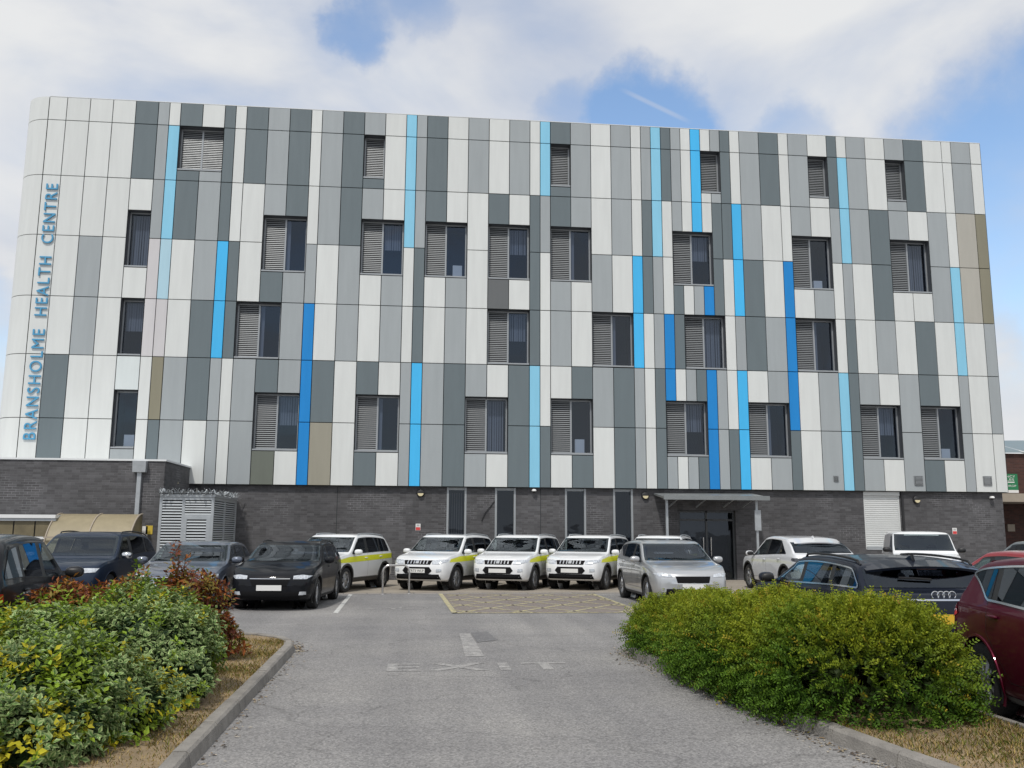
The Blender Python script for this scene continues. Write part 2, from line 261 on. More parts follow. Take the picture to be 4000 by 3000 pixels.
# ------------------------------------------------------------------ mesh helpers
WORLD = {}
def link(o): COL.objects.link(o); return o
def thing(name, label, cat, loc=(0, 0, 0), rotz=0.0, group=None):
    o = link(bpy.data.objects.new(name, None)); o.empty_display_size = 0.3
    o.location = loc; o.rotation_euler = (0, 0, rotz)
    WORLD[o.name] = Matrix.Translation(loc) @ Matrix.Rotation(rotz, 4, 'Z')
    return tag(o, label, cat, group)
def tag(o, label=None, cat=None, group=None, kind=None):
    if label: o['label'] = label
    if cat: o['category'] = cat
    if group: o['group'] = group
    if kind: o['kind'] = kind
    return o
def attach(o, parent):
    """o has world coordinates"""
    o.parent = parent
    if parent.name in WORLD: o.matrix_parent_inverse = WORLD[parent.name].inverted()
    return o
class MB:
    def __init__(s): s.v = []; s.f = []; s.m = []
    def add(s, vs, fs, mi=0):
        k = len(s.v); s.v += [tuple(p) for p in vs]; s.f += [tuple(i+k for i in f) for f in fs]; s.m += [mi]*len(fs); return s
    def box(s, a, b, mi=0, bev=0.0):
        x0, y0, z0 = a; x1, y1, z1 = b
        if bev:
            # chamfered on all edges facing out: simple inset corners
            vs = []; e = bev
            for (x, sx) in ((x0, 1), (x1, -1)):
                for (y, sy) in ((y0, 1), (y1, -1)):
                    for (z, sz) in ((z0, 1), (z1, -1)):
                        vs += [(x, y+sy*e, z+sz*e), (x+sx*e, y, z+sz*e), (x+sx*e, y+sy*e, z)]
            me = bmesh.new()
            for p in vs: me.verts.new(p)
            bmesh.ops.convex_hull(me, input=me.verts)
            me.verts.index_update()
            s.add([p.co for p in me.verts], [[q.index for q in f.verts] for f in me.faces], mi); me.free(); return s
        return s.add([(x0, y0, z0), (x1, y0, z0), (x1, y1, z0), (x0, y1, z0), (x0, y0, z1), (x1, y0, z1), (x1, y1, z1), (x0, y1, z1)],
                     [(0, 3, 2, 1), (4, 5, 6, 7), (0, 1, 5, 4), (1, 2, 6, 5), (2, 3, 7, 6), (3, 0, 4, 7)], mi)
    def quad(s, a, b, c, d, mi=0): return s.add([a, b, c, d], [(0, 1, 2, 3)], mi)
    def prism(s, poly, axis, a, b, mi=0):
        n = len(poly)
        def P(p, t): return (t, p[0], p[1]) if axis == 0 else ((p[0], t, p[1]) if axis == 1 else (p[0], p[1], t))
        return s.add([P(p, a) for p in poly]+[P(p, b) for p in poly], [tuple(range(n))[::-1], tuple(range(n, 2*n))]+[(i, (i+1) % n, (i+1) % n+n, i+n) for i in range(n)], mi)
    def tube(s, pts, r, n=8, mi=0, cap=True):
        pts = [Vector(p) for p in pts]; rs = r if isinstance(r, (list, tuple)) else [r]*len(pts); vs = []; fs = []
        ref = None
        for i, p in enumerate(pts):
            t = (pts[min(i+1, len(pts)-1)]-pts[max(i-1, 0)]).normalized()
            if ref is None: ref = Vector((0, 0, 1)) if abs(t.z) < 0.9 else Vector((1, 0, 0))
            u = (ref - t*ref.dot(t)).normalized(); w = t.cross(u); ref = u
            for k in range(n):
                a = 2*math.pi*k/n; vs.append(p + (u*math.cos(a)+w*math.sin(a))*rs[i])
        for i in range(len(pts)-1):
            for k in range(n): fs.append((i*n+k, i*n+(k+1) % n, (i+1)*n+(k+1) % n, (i+1)*n+k))
        if cap: fs += [tuple(range(n))[::-1], tuple(range((len(pts)-1)*n, len(pts)*n))]
        return s.add(vs, fs, mi)
    def lathe(s, prof, axis='y', n=24, c=(0, 0, 0), mi=0, sgn=1):
        """prof: list of (r, t) around an axis"""
        vs = []; fs = []; k = len(prof)
        for i in range(n):
            a = 2*math.pi*i/n
            for (r, t) in prof:
                if axis == 'y': vs.append((c[0]+r*math.cos(a), c[1]+t, c[2]+r*math.sin(a)))
                elif axis == 'z': vs.append((c[0]+r*math.cos(a), c[1]+r*math.sin(a), c[2]+t))
                else: vs.append((c[0]+t, c[1]+r*math.cos(a), c[2]+r*math.sin(a)))
        for i in range(n):
            j = (i+1) % n
            for q in range(k-1): fs.append((i*k+q, j*k+q, j*k+q+1, i*k+q+1))
        return s.add(vs, fs, mi)
    def ell(s, c, r, n=12, m=8, mi=0, p=1.0):
        vs = []; fs = []
        def sp(v): return math.copysign(abs(v)**p, v)
        for j in range(m+1):
            b = math.pi*j/m - math.pi/2
            for i in range(n):
                a = 2*math.pi*i/n
                vs.append((c[0]+r[0]*sp(math.cos(b))*sp(math.cos(a)), c[1]+r[1]*sp(math.cos(b))*sp(math.sin(a)), c[2]+r[2]*sp(math.sin(b))))
        for j in range(m):
            for i in range(n): fs.append((j*n+i, j*n+(i+1) % n, (j+1)*n+(i+1) % n, (j+1)*n+i))
        return s.add(vs, fs, mi)
    def mesh(s, name, mats, smooth=False, sharp=None):
        me = bpy.data.meshes.new(name); me.from_pydata(s.v, [], s.f)
        for m in (mats if isinstance(mats, (list, tuple)) else [mats]): me.materials.append(MATS[m] if isinstance(m, str) else m)
        if any(s.m): me.polygons.foreach_set('material_index', s.m)
        bm = bmesh.new(); bm.from_mesh(me); bmesh.ops.remove_doubles(bm, verts=bm.verts, dist=1e-5); bmesh.ops.recalc_face_normals(bm, faces=bm.faces); bm.to_mesh(me); bm.free()
        if smooth:
            me.polygons.foreach_set('use_smooth', [True]*len(me.polygons))
            me.set_sharp_from_angle(angle=R(sharp if sharp else 35))
        me.update(); return me
    def build(s, name, mats, parent=None, smooth=False, sharp=None, local=False):
        o = link(bpy.data.objects.new(name, s.mesh(name, mats, smooth, sharp)))
        if parent is not None:
            if local: o.parent = parent
            else: attach(o, parent)
        return o
def copy_tree(o, parent=None):
    c = link(o.copy()); c.parent = parent
    for ch in list(o.children): copy_tree(ch, c)
    return c
def np_obj(name, V, F, mat, colors=None, smooth=False):
    me = bpy.data.meshes.new(name); V = np.asarray(V, np.float32); F = np.asarray(F, np.int32); k = F.shape[1]
    me.vertices.add(len(V)); me.vertices.foreach_set('co', V.ravel())
    me.loops.add(F.size); me.loops.foreach_set('vertex_index', F.ravel())
    me.polygons.add(len(F)); me.polygons.foreach_set('loop_start', np.arange(len(F), dtype=np.int32)*k)
    try: me.polygons.foreach_set('loop_total', np.full(len(F), k, np.int32))
    except Exception: pass
    if smooth: me.polygons.foreach_set('use_smooth', np.ones(len(F), bool))
    me.update(calc_edges=True)
    if colors is not None:
        a = me.color_attributes.new('tint', 'FLOAT_COLOR', 'POINT'); c = np.ones((len(V), 4), np.float32); c[:, :3] = colors; a.data.foreach_set('color', c.ravel())
    me.materials.append(MATS[mat] if isinstance(mat, str) else mat)
    return link(bpy.data.objects.new(name, me))
def text_mesh(body, size=1.0, extrude=0.02, offset=0.0, spacing=1.0):
    cu = bpy.data.curves.new('lettering', 'FONT'); cu.body = body; cu.size = size; cu.extrude = extrude; cu.offset = offset; cu.space_character = spacing; cu.resolution_u = 4
    o = link(bpy.data.objects.new('lettering', cu)); dg = bpy.context.evaluated_depsgraph_get(); me = bpy.data.meshes.new_from_object(o.evaluated_get(dg)); bpy.data.objects.remove(o); bpy.data.curves.remove(cu)
    return me
# ------------------------------------------------------------------ ground
D = 31.8                                   # distance of the cladding face
WALLY = D + 0.17                           # brick face of the ground floor
def sheet(name, poly, z, mat, kind='structure', parent=None):
    mb = MB(); mb.add([(p[0], p[1], z) for p in poly], [tuple(range(len(poly)))]); o = mb.build(name, mat)
    if parent: attach(o, parent)
    if kind: o['kind'] = kind
    return o
sheet('ground', [(-600, -600), (600, -600), (600, 900), (-600, 900)], 0.0, ASPHALT)
sheet('forecourt', [(-9.5, 25.25), (22.5, 25.9), (22.5, WALLY), (-9.5, WALLY)], 0.004, 'paving')
def marking(name, polys, z, mat):
    mb = MB()
    for p in polys: mb.add([(q[0], q[1], z) for q in p], [tuple(range(len(p)))])
    o = mb.build(name, mat); o['kind'] = 'structure'; return o
def strip(a, b, w):
    a, b = Vector(a), Vector(b); d = (b-a).normalized(); n = Vector((-d.y, d.x))*w/2
    return [a-n, b-n, b+n, a+n]
# bay lines
for x0, x1 in ((-1.67, -1.77), (-4.02, -4.12), (-6.37, -6.47), (-8.72, -8.82)):
    marking('bay_line', [strip((x0, 19.33), (x1, 24.85), 0.10)], 0.004, 'white_paint')
# row of pale flags along the head of the bays
edge = thing('paving_edge', 'row of pale flush paving flags along the head of the bays', 'paving edge', (-3, 25.1, 0)); del edge['category'], edge['label']; edge['kind'] = 'structure'
nfl = 0
for i in range(44):
    x = -9.4+i*0.62; y = 25.02+0.02*x
    MB().box((x, y, 0.0), (x+0.60, y+0.2, 0.012+0.004*random.random()), bev=0.004).build('flag', 'flag', edge)
# yellow box with crossed hatching
HX0, HX1, HY0, HY1 = 0.77, 4.75, 19.2, 24.9
sheet('box_surface', [(HX0+.02, HY0), (HX1, HY0-.02), (HX1, HY1), (HX0-.12, HY1)], 0.004, 'hatch_tint')
lines = [strip((HX0, HY0-.05), (HX0-.16, HY1+.1), 0.11), strip((HX0-.05, HY0), (HX1, HY0-.03), 0.10), strip((HX1, HY0), (HX1, HY1), 0.10)]
def clipseg(x, y, dx, dy):
    t0, t1 = 0.0, 40.0
    for p, d, lo, hi in ((x, dx, HX0, HX1), (y, dy, HY0, HY1)):
        a, b = (lo-p)/d, (hi-p)/d
        if a > b: a, b = b, a
        t0, t1 = max(t0, a), min(t1, b)
    return (x+dx*t0, y+dy*t0), (x+dx*t1, y+dy*t1), t1-t0
for s in (1, -1):
    for k in range(-6, 14):
        x = (HX0 if s > 0 else HX1) + 0
        a, b, ln = clipseg(x-20*s*0.58+k*1.15*s, HY0-20*0.815, 0.58*s, 0.815)
        if ln > 0.4: lines.append(strip(a, b, 0.085))
marking('yellow_hatching', lines, 0.008, 'yellow_paint')
# EXIT, arrow, bay number
def ground_text(name, body, x0, x1, y0, y1, mat, z=0.004):
    me = text_mesh(body, 1.0, 0.0, 0.022, 1.25); xs = [v.co.x for v in me.vertices]; ys = [v.co.y for v in me.vertices]
    ax, bx, ay, by = min(xs), max(xs), min(ys), max(ys)
    for v in me.vertices: v.co = ((v.co.x-ax)/(bx-ax)*(x1-x0)+x0, (v.co.y-ay)/(by-ay)*(y1-y0)+y0, z)
    me.materials.clear(); me.materials.append(MATS[mat]); o = link(bpy.data.objects.new(name, me)); o['kind'] = 'structure'; return o
ground_text('exit_marking', 'EXIT', -0.36, 1.92, 11.42, 12.05, 'faded_paint')
marking('arrow_marking', [[(0.66, 12.68), (0.92, 12.68), (0.88, 15.45), (0.70, 15.45)]], 0.004, 'faded_paint')
marking('tarmac_patch', [[(0.92, 14.2), (1.26, 14.5), (1.18, 15.7), (0.9, 15.6)]], 0.0045, 'tar')
marking('bay_number', [strip((-1.13, 20.2), (-0.95, 20.3), 0.14), strip((-0.72, 20.5), (-0.5, 20.55), 0.12), strip((-0.55, 20.2), (-0.5, 20.55), 0.10)]
        + [strip((-0.08+0.30*math.cos(a), 20.55+0.34*math.sin(a)), (-0.08+0.30*math.cos(a+.42), 20.55+0.34*math.sin(a+.42)), 0.06) for a in np.arange(0, 6.28, 0.4)], 0.004, 'faded_paint')

# planted islands with kerbs
def resample(pts, step):
    pts = [Vector(p) for p in pts]; out = [pts[0]]
    for a, b in zip(pts, pts[1:]):
        n = max(1, round((b-a).length/step)); out += [a.lerp(b, (i+1)/n) for i in range(n)]
    return out
def island(name, kerb_pts, closing, w=0.13, h=0.115, step=0.9):
    kp = [Vector(p) for p in kerb_pts]
    # smooth path, inner side on the left of the walking direction
    sheetpts = [(p.x, p.y) for p in kp] + list(closing)
    root = link(bpy.data.objects.new(name, None)); root['kind'] = 'structure'; root.location = (kp[0].x, kp[0].y, 0); WORLD[root.name] = Matrix.Translation(root.location)
    path = resample(kerb_pts, step)
    def nrm(i):
        t = (path[min(i+1, len(path)-1)]-path[max(i-1, 0)]).normalized(); return Vector((-t.y, t.x))
    for i in range(len(path)-1):
        a, b = path[i], path[i+1]; na, nb = nrm(i), nrm(i+1); t = (b-a).normalized()
        a2, b2 = a+t*0.005, b-t*0.005; hh = h + random.uniform(-.006, .006); e = 0.02; j = Vector((random.uniform(-.004, .004), random.uniform(-.004, .004)))
        secs = []
        for p, n in ((a2+j, na), (b2+j, nb)):
            q = [p-n*0.015, p+n*0.004, p+n*(0.004+e), p+n*(w-0.01), p+n*w, p+n*w]; zz = [0, hh-e, hh, hh, hh-.01, 0]
            secs += [(u.x, u.y, z) for u, z in zip(q, zz)]
        MB().add(secs, [(0, 1, 7, 6), (1, 2, 8, 7), (2, 3, 9, 8), (3, 4, 10, 9), (4, 5, 11, 10), (0, 5, 4, 3, 2, 1), (6, 7, 8, 9, 10, 11)]).build('kerbstone', 'kerb_concrete', root)
    return root
LK = [(-1.42, 2.5), (-1.50, 5.0), (-1.60, 7.0), (-1.65, 10.0), (-1.70, 13.2), (-1.78, 13.75), (-1.98, 14.25), (-2.35, 14.65), (-2.9, 14.95), (-3.6, 15.1), (-4.3, 15.12)]
RK = [(4.6, 14.35), (3.9, 14.15), (3.35, 13.7), (3.02, 13.0), (2.93, 12.3), (3.02, 11.2), (3.12, 10.2), (3.2, 9.2), (3.3, 8.27), (3.40, 7.45), (3.51, 6.62), (3.70, 5.4), (3.95, 4.0), (4.2, 2.8)]
isl_l = island('left_island', LK, [])
isl_r = island('right_island', RK, [])
def inside(pt, poly):
    x, y = pt; c = False; n = len(poly)
    for i in range(n):
        x1, y1 = poly[i]; x2, y2 = poly[(i+1) % n]
        if (y1 > y) != (y2 > y) and x < (x2-x1)*(y-y1)/(y2-y1)+x1: c = not c
    return c
def soil(root, poly, name):
    pts = [Vector(p) for p in poly]; n = len(pts)
    xs = [p[0] for p in poly]; ys = [p[1] for p in poly]; extra = []
    for x in np.arange(min(xs), max(xs), 0.22):
        for y in np.arange(min(ys), max(ys), 0.22):
            q = (x+random.uniform(-.06, .06), y+random.uniform(-.06, .06))
            if inside(q, poly): extra.append(q)
    allp = [Vector(p) for p in poly] + [Vector(p) for p in extra]
    co, _, fc, _, _, _ = delaunay_2d_cdt(allp, [], [list(range(n))], 1, 1e-4)
    vs = []
    for c in co:
        d = min(((c-a) - (b-a)*max(0, min(1, (c-a).dot(b-a)/max(1e-9, (b-a).length_squared)))).length for a, b in zip(pts, pts[1:]+pts[:1]))
        vs.append((c.x, c.y, 0.085 + min(d, 0.8)*0.07 + random.uniform(-.008, .012)*min(1, d*6)))
    o = MB().add(vs, [tuple(f) for f in fc]).build(name, 'soil', root, smooth=True, sharp=180); return o, vs, fc
def offset_in(path, d):
    out = []
    for i in range(len(path)):
        a, b = Vector(path[max(i-1, 0)]), Vector(path[min(i+1, len(path)-1)]); t = (b-a).normalized(); out.append((path[i][0]-t.y*d, path[i][1]+t.x*d))
    return out
LPOLY = offset_in(LK, 0.11) + [(-4.3, 2.5)]
RPOLY = offset_in(RK, 0.11) + [(5.0, 2.8), (5.03, 7.4), (5.1, 8.2), (5.1, 14.3)]
soil_l, _, _ = soil(isl_l, LPOLY, 'soil_bed'); soil_r, _, _ = soil(isl_r, RPOLY, 'soil_bed')
# thin edging on the far side of the right bed
ep = resample([(5.0, 3.0), (5.02, 7.35), (5.12, 8.3), (5.14, 14.3)], 0.9)
for a, b in zip(ep, ep[1:]):
    MB().box((min(a.x, b.x), a.y+.004, 0), (min(a.x, b.x)+0.055, b.y-.004, 0.115), bev=0.006).build('edging_stone', 'kerb_concrete', isl_r)

# ------------------------------------------------------------------ the clad building
XS = [-13.485, -12.871, -12.075, -11.282, -10.492, -9.704, -9.311, -8.919, -8.136, -7.356, -6.966, -6.577, -5.8, -5.024, -4.25, -3.863, -3.091, -2.32, -1.549, -0.779, -0.395, -0.01, 0.759, 1.527, 2.296, 3.064, 3.832, 4.217, 4.601, 5.37, 6.139, 6.909, 7.679, 8.065, 8.451, 8.837, 9.223, 9.609, 9.996, 10.383, 10.77, 11.157, 11.545, 11.933, 12.71, 13.488, 13.877, 14.658, 15.439, 15.831, 16.223, 17.007, 17.794, 18.582, 19.372, 20.164, 20.56, 21.355, 21.80]
ZS = [16.964, 16.085, 14.013, 11.82, 9.632, 7.577, 5.383, 3.201]
CODE = {'W': 'panel_white', 'G': 'panel_grey', 'D': 'panel_dark', 'L': 'panel_sky', 'B': 'panel_blue', 'K': 'panel_deep', 'l': 'panel_paleblue', 'P': 'panel_pink', 'T': 'panel_taupe', 'O': 'panel_olive', 'm': 'panel_moss', 'b': 'panel_brown', 'd': 'panel_warmdark', 'i': 'panel_mint'}
# one string per column (1..58), rows from the top; '.' where a window takes the whole row; 'xy' pairs after ':' = panel above / below a window
COLS = """WWWWWWW WWWWWDD WWWGGWW WWWWWWW DDWW.iG GGGPPWW WLLlPOD D.DWWGG W.GGDDW DDDBBGG WWWDDWW
DDWW.GG GGGD.Dm DDDGGGW WWWGKKK GGGWWDb DDDGGWW G.GWWDD WWWGGWW LLLWWGG GGGDDBB DDDWWGG WWWGGDD
GGWWWGG WWDd.WW GGWW.DD WWDDDLL LLGWWWD D.DGGWW GGGWWDD WWWG.GW GGGW.DD WWWBBGG GGDDWWW LLLGGDD
DDWWKKG GGGDDWW WWWW.GG BBBG.DD W.WK.KK G.DD.GG DDDWWWD WWBBGBB GGGDDWW DDWWGGG WWWKKKD
GGGW.WW W.WG.GG DDGWWLL WLLGDDD GGGWWGG WWDDGWW G.GWWGG DDWWDDD WWGGWWW WWWLLGG GGTTWWW WWOOGGW""".split()
assert len(COLS) == len(XS)-1 == 58, len(COLS)
TOPBELOW = {8: 'D', 9: 'G', 18: 'D', 29: 'D', 40: 'W', 41: 'G', 48: 'W', 53: 'G'}
# windows: (first column, last column, kind); columns numbered from 1
WINS = [(8, 9, 'A'), (18, 18, 'A'), (29, 29, 'A'), (40, 41, 'A'), (48, 48, 'A'), (53, 53, 'A'),
        (5, 5, 'Bg'), (13, 14, 'B'), (18, 19, 'B'), (22, 23, 'B'), (25, 26, 'B'), (29, 30, 'B'), (37, 40, 'B'), (47, 48, 'B'), (53, 54, 'B'),
        (5, 5, 'Cg'), (12, 13, 'C'), (25, 26, 'C'), (31, 32, 'C'), (38, 41, 'C'), (47, 48, 'C'),
        (5, 5, 'Dg'), (13, 14, 'D'), (18, 19, 'D'), (24, 25, 'D'), (29, 30, 'D'), (36, 39, 'D'), (44, 45, 'D'), (51, 52, 'D'), (54, 55, 'D')]
def lerp(a, b, t): return a+(b-a)*t
def wspan(k):
    k = k[0]
    if k == 'A': return ZS[1]-.01, lerp(ZS[1], ZS[2], .815)
    if k == 'B': return lerp(ZS[2], ZS[3], .535), lerp(ZS[3], ZS[4], .49)
    if k == 'C': return ZS[4]-.01, ZS[5]+.01
    return lerp(ZS[5], ZS[6], .54), lerp(ZS[6], ZS[7], .465)
bld = thing('clad_building', 'long five-storey building clad in a patchwork of white, grey and blue panels over dark brick', 'building', (4.0, D, 0))
GAP, TH = 0.024, 0.035
pm = {}
def panel(x0, x1, z1, z0, code):
    w, h = round(x1-x0-GAP, 3), round(z1-z0-GAP, 3)
    if (w, h) not in pm:
        e = 0.006
        pm[(w, h)] = MB().add([(-w/2, .03, -h/2), (w/2, .03, -h/2), (w/2, .03, h/2), (-w/2, .03, h/2), (-w/2, e, -h/2), (w/2, e, -h/2), (w/2, e, h/2), (-w/2, e, h/2),
                               (-w/2+e, 0, -h/2+e), (w/2-e, 0, -h/2+e), (w/2-e, 0, h/2-e), (-w/2+e, 0, h/2-e)],
                              [(8, 9, 10, 11), (4, 5, 9, 8), (5, 6, 10, 9), (6, 7, 11, 10), (7, 4, 8, 11), (0, 1, 5, 4), (1, 2, 6, 5), (2, 3, 7, 6), (3, 0, 4, 7)]).mesh('panel', 'panel_white')
    mat = MATS[CODE[code]]
    nm = {'W': 'white_panel', 'i': 'white_panel', 'G': 'grey_panel', 'P': 'grey_panel', 'D': 'dark_panel', 'd': 'dark_panel', 'm': 'dark_panel', 'L': 'blue_panel', 'l': 'blue_panel', 'B': 'blue_panel', 'K': 'blue_panel'}.get(code, 'brown_panel')
    o = link(bpy.data.objects.new(nm, pm[(w, h)])); o.material_slots[0].link = 'OBJECT'; o.material_slots[0].material = mat
    o.location = ((x0+x1)/2, D+random.uniform(-.0015, .0015), (z0+z1)/2); o.rotation_euler = (R(random.gauss(0, .06)), 0, R(random.gauss(0, .06)))
    attach(o, bld)
back = MB()
def cell(i, za, zb, code):
    x0, x1 = XS[i-1], XS[i]; panel(x0, x1, za, zb, code); back.quad((x0, D+.06, zb), (x1, D+.06, zb), (x1, D+.06, za), (x0, D+.06, za))
wcol = {}
for (a, b, k) in WINS:
    for c in range(a, b+1): wcol.setdefault(c, {})[k[0]] = wspan(k)
for i, rows in enumerate(COLS, 1):
    W = wcol.get(i, {})
    for r, ch in enumerate(rows):
        za, zb = ZS[r], ZS[r+1]
        if r == 1 and 'A' in W: cell(i, W['A'][1], zb, TOPBELOW[i])
        elif r == 2 and 'B' in W: cell(i, za, W['B'][0], ch)
        elif r == 3 and 'B' in W: cell(i, W['B'][1], zb, ch)
        elif r == 4 and 'C' in W: pass
        elif r == 5 and 'D' in W: cell(i, za, W['D'][0], ch)
        elif r == 6 and 'D' in W: cell(i, W['D'][1], zb, ch)
        else: cell(i, za, zb, ch)
# rounded corner, one curved panel to a row, then the flank behind it
RC = 0.97; xc = XS[0]
DEPTH = 15.0
for r in range(7):
    za, zb = ZS[r]-GAP/2, ZS[r+1]+GAP/2; n = 14; vs = []; fs = []
    for j in range(n+1):
        t = R(90)*j/n; x, y = xc-GAP/2-RC*math.sin(t), D+RC-RC*math.cos(t)
        x2, y2 = xc-GAP/2-(RC-.03)*math.sin(t), D+RC-(RC-.03)*math.cos(t)
        vs += [(x, y, zb), (x, y, za), (x2, y2, za), (x2, y2, zb)]
    for j in range(n):
        a = j*4; b = a+4; fs += [(a, b, b+1, a+1), (a+1, b+1, b+2, a+2), (a+3, a, b, b+3)[::-1]]
    MB().add(vs, fs).build('curved_panel', 'panel_white', bld, smooth=True, sharp=40)
    MB().box((xc-RC-GAP/2, D+RC+.02, zb), (xc-RC+.03, D+DEPTH, za)).build('flank_panel', 'panel_white', bld)
    back.add([(xc-(RC-.06)*math.sin(R(15*j)), D+RC-(RC-.06)*math.cos(R(15*j)), z) for j in range(7) for z in (ZS[r+1], ZS[r])], [(2*j, 2*j+2, 2*j+3, 2*j+1) for j in range(6)])
back.quad((XS[-1], D, ZS[7]), (XS[-1], D+DEPTH, ZS[7]), (XS[-1], D+DEPTH, ZS[0]), (XS[-1], D, ZS[0]))
back.quad((xc-RC+.06, D+RC, ZS[7]), (xc-RC+.06, D+DEPTH, ZS[7]), (xc-RC+.06, D+DEPTH, ZS[0]), (xc-RC+.06, D+RC, ZS[0]))
back.build('backing_wall', 'joint', bld)
MB().box((xc-RC+.05, D+DEPTH-.2, 0), (XS[-1]-.02, D+DEPTH, ZS[0])).build('rear_wall', 'panel_grey', bld)
MB().box((XS[-1]-.03, D+.02, ZS[7]), (XS[-1]+.0, D+DEPTH, ZS[0]-.02)).build('flank_wall', 'panel_grey', bld)
MB().box((xc-.2, D+.09, ZS[0]-.6), (XS[-1]-.05, D+DEPTH-.25, ZS[0]-.5)).build('roof', 'roof_felt', bld)
MB().box((xc, D-.004, ZS[0]-.004), (XS[-1]+.004, D+.12, ZS[0]+.02)).build('parapet_cap', 'coping', bld)
MB().box((-9.0, D+.05, ZS[7]+.005), (XS[-1]-.01, WALLY+.05, ZS[7]+.03)).build('soffit', 'joint', bld)

# windows: dark reveal, frame, louvre on the left, glass on the right, sill
REV = 0.26
lou_cache = {}
def louvre(x0, x1, z0, z1, y, parent, mat='louvre_metal'):
    w, h = round(x1-x0, 3), round(z1-z0, 3); ck = (w, h, mat)
    if ck not in lou_cache:
        mb = MB(); n = max(6, round(h/(0.070 if mat == 'louvre_metal' else 0.085))); p = h/n
        for k in range(n):
            z = k*p; mb.add([(0, -.018, z+.004), (w, -.018, z+.004), (w, -.010, z+p*.52), (0, -.010, z+p*.52), (0, .03, z+p*.56), (w, .03, z+p*.56)], [(0, 1, 2, 3), (3, 2, 5, 4)])
        mb.box((0, .045, 0), (w, .055, h), 1)
        lou_cache[ck] = mb.mesh('louvre', [mat, 'joint'])
    o = link(bpy.data.objects.new('louvre', lou_cache[ck])); o.location = (x0, y, z0); return attach(o, parent)
def window(a, b, kind, wi):
    x0, x1 = XS[a-1]+GAP/2, XS[b]-GAP/2; z1, z0 = wspan(kind); z0 += .012; z1 -= .012
    y0, yf = D+.012, D+REV; F = 0.05
    mb = MB()
    mb.quad((x0, y0, z0), (x0, yf+.1, z0), (x0, yf+.1, z1), (x0, y0, z1)); mb.quad((x1, y0, z0), (x1, y0, z1), (x1, yf+.1, z1), (x1, yf+.1, z0))
    mb.quad((x0, y0, z1), (x0, yf+.1, z1), (x1, yf+.1, z1), (x1, y0, z1)); mb.quad((x0, y0, z0), (x1, y0, z0), (x1, yf+.1, z0), (x0, yf+.1, z0))
    win = mb.build('window', 'reveal', bld)
    sillh = 0.055
    MB().box((x0+.004, D-.006, z0+.004), (x1-.004, yf, z0+sillh)).build('sill', 'frame_metal', win)
    zb = z0+sillh
    xm = (x0+x1)/2 if ((b-a) in (1, 3) and (x1-x0) > 1.0) else None
    fb = MB()
    for (p, q) in (((x0+.003, zb), (x0+F, z1-.003)), ((x1-F, zb), (x1-.003, z1-.003))): fb.box((p[0], yf-.02, p[1]), (q[0], yf+.05, q[1]))
    fb.box((x0+F, yf-.02, z1-F), (x1-F, yf+.05, z1-.003)); fb.box((x0+F, yf-.02, zb), (x1-F, yf+.05, zb+F*.8))
    if xm: fb.box((xm-.028, yf-.025, zb+F*.8), (xm+.028, yf+.05, z1-F))
    fb.build('frame', 'frame_metal', win)
    zlo, zhi = zb+F*.8, z1-F
    def pane(xa, xb):
        MB().quad((xa, yf+.02, zlo), (xb, yf+.02, zlo), (xb, yf+.02, zhi), (xa, yf+.02, zhi)).build('pane', 'pane', win)
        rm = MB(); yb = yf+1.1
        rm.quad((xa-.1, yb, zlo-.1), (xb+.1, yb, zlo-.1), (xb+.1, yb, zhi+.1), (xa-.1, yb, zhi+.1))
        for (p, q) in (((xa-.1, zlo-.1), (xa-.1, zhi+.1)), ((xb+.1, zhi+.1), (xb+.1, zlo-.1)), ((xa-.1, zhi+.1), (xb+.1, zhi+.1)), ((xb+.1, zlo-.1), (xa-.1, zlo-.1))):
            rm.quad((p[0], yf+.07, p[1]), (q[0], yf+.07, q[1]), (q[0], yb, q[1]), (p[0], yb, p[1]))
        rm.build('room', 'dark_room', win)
        st = wi % 4
        if kind[0] in 'BD' and st in (0, 2) or kind[0] == 'C' and st in (1, 3):      # vertical blind
            bb = MB(); n = 7; cut = random.choice((0.0, 0.45, 0.5)); 
            for k in range(n):
                xx = xa+.04+(xb-xa-.08)*k/n; bb.box((xx, yf+.14, zlo+(zhi-zlo)*cut), (xx+.05+.03*random.random(), yf+.146, zhi-.03))
            bb.build('blind', 'blind', win)
        elif kind in ('Cg',) or st == 1:
            xx = lerp(xa, xb, random.uniform(.05, .4)); MB().box((xx, yf+.12, zlo), (xx+.34, yf+.3, zlo+random.uniform(.35, .65))).build('box_on_sill', 'paper', win)
        else:
            MB().box((xa, yf+.10, zlo), (xa+.14, yf+.11, zhi)).build('inner_frame', 'blind', win)
    if kind[0] == 'A':
        if xm: louvre(x0+F, xm-.028, zlo, zhi, yf, win); louvre(xm+.028, x1-F, zlo, zhi, yf, win)
        else: louvre(x0+F, x1-F, zlo, zhi, yf, win)
    elif kind.endswith('g'): pane(x0+F, x1-F)
    else: louvre(x0+F, xm-.028, zlo, zhi, yf, win); pane(xm+.028, x1-F)
for wi, (a, b, k) in enumerate(WINS): window(a, b, k, wi)

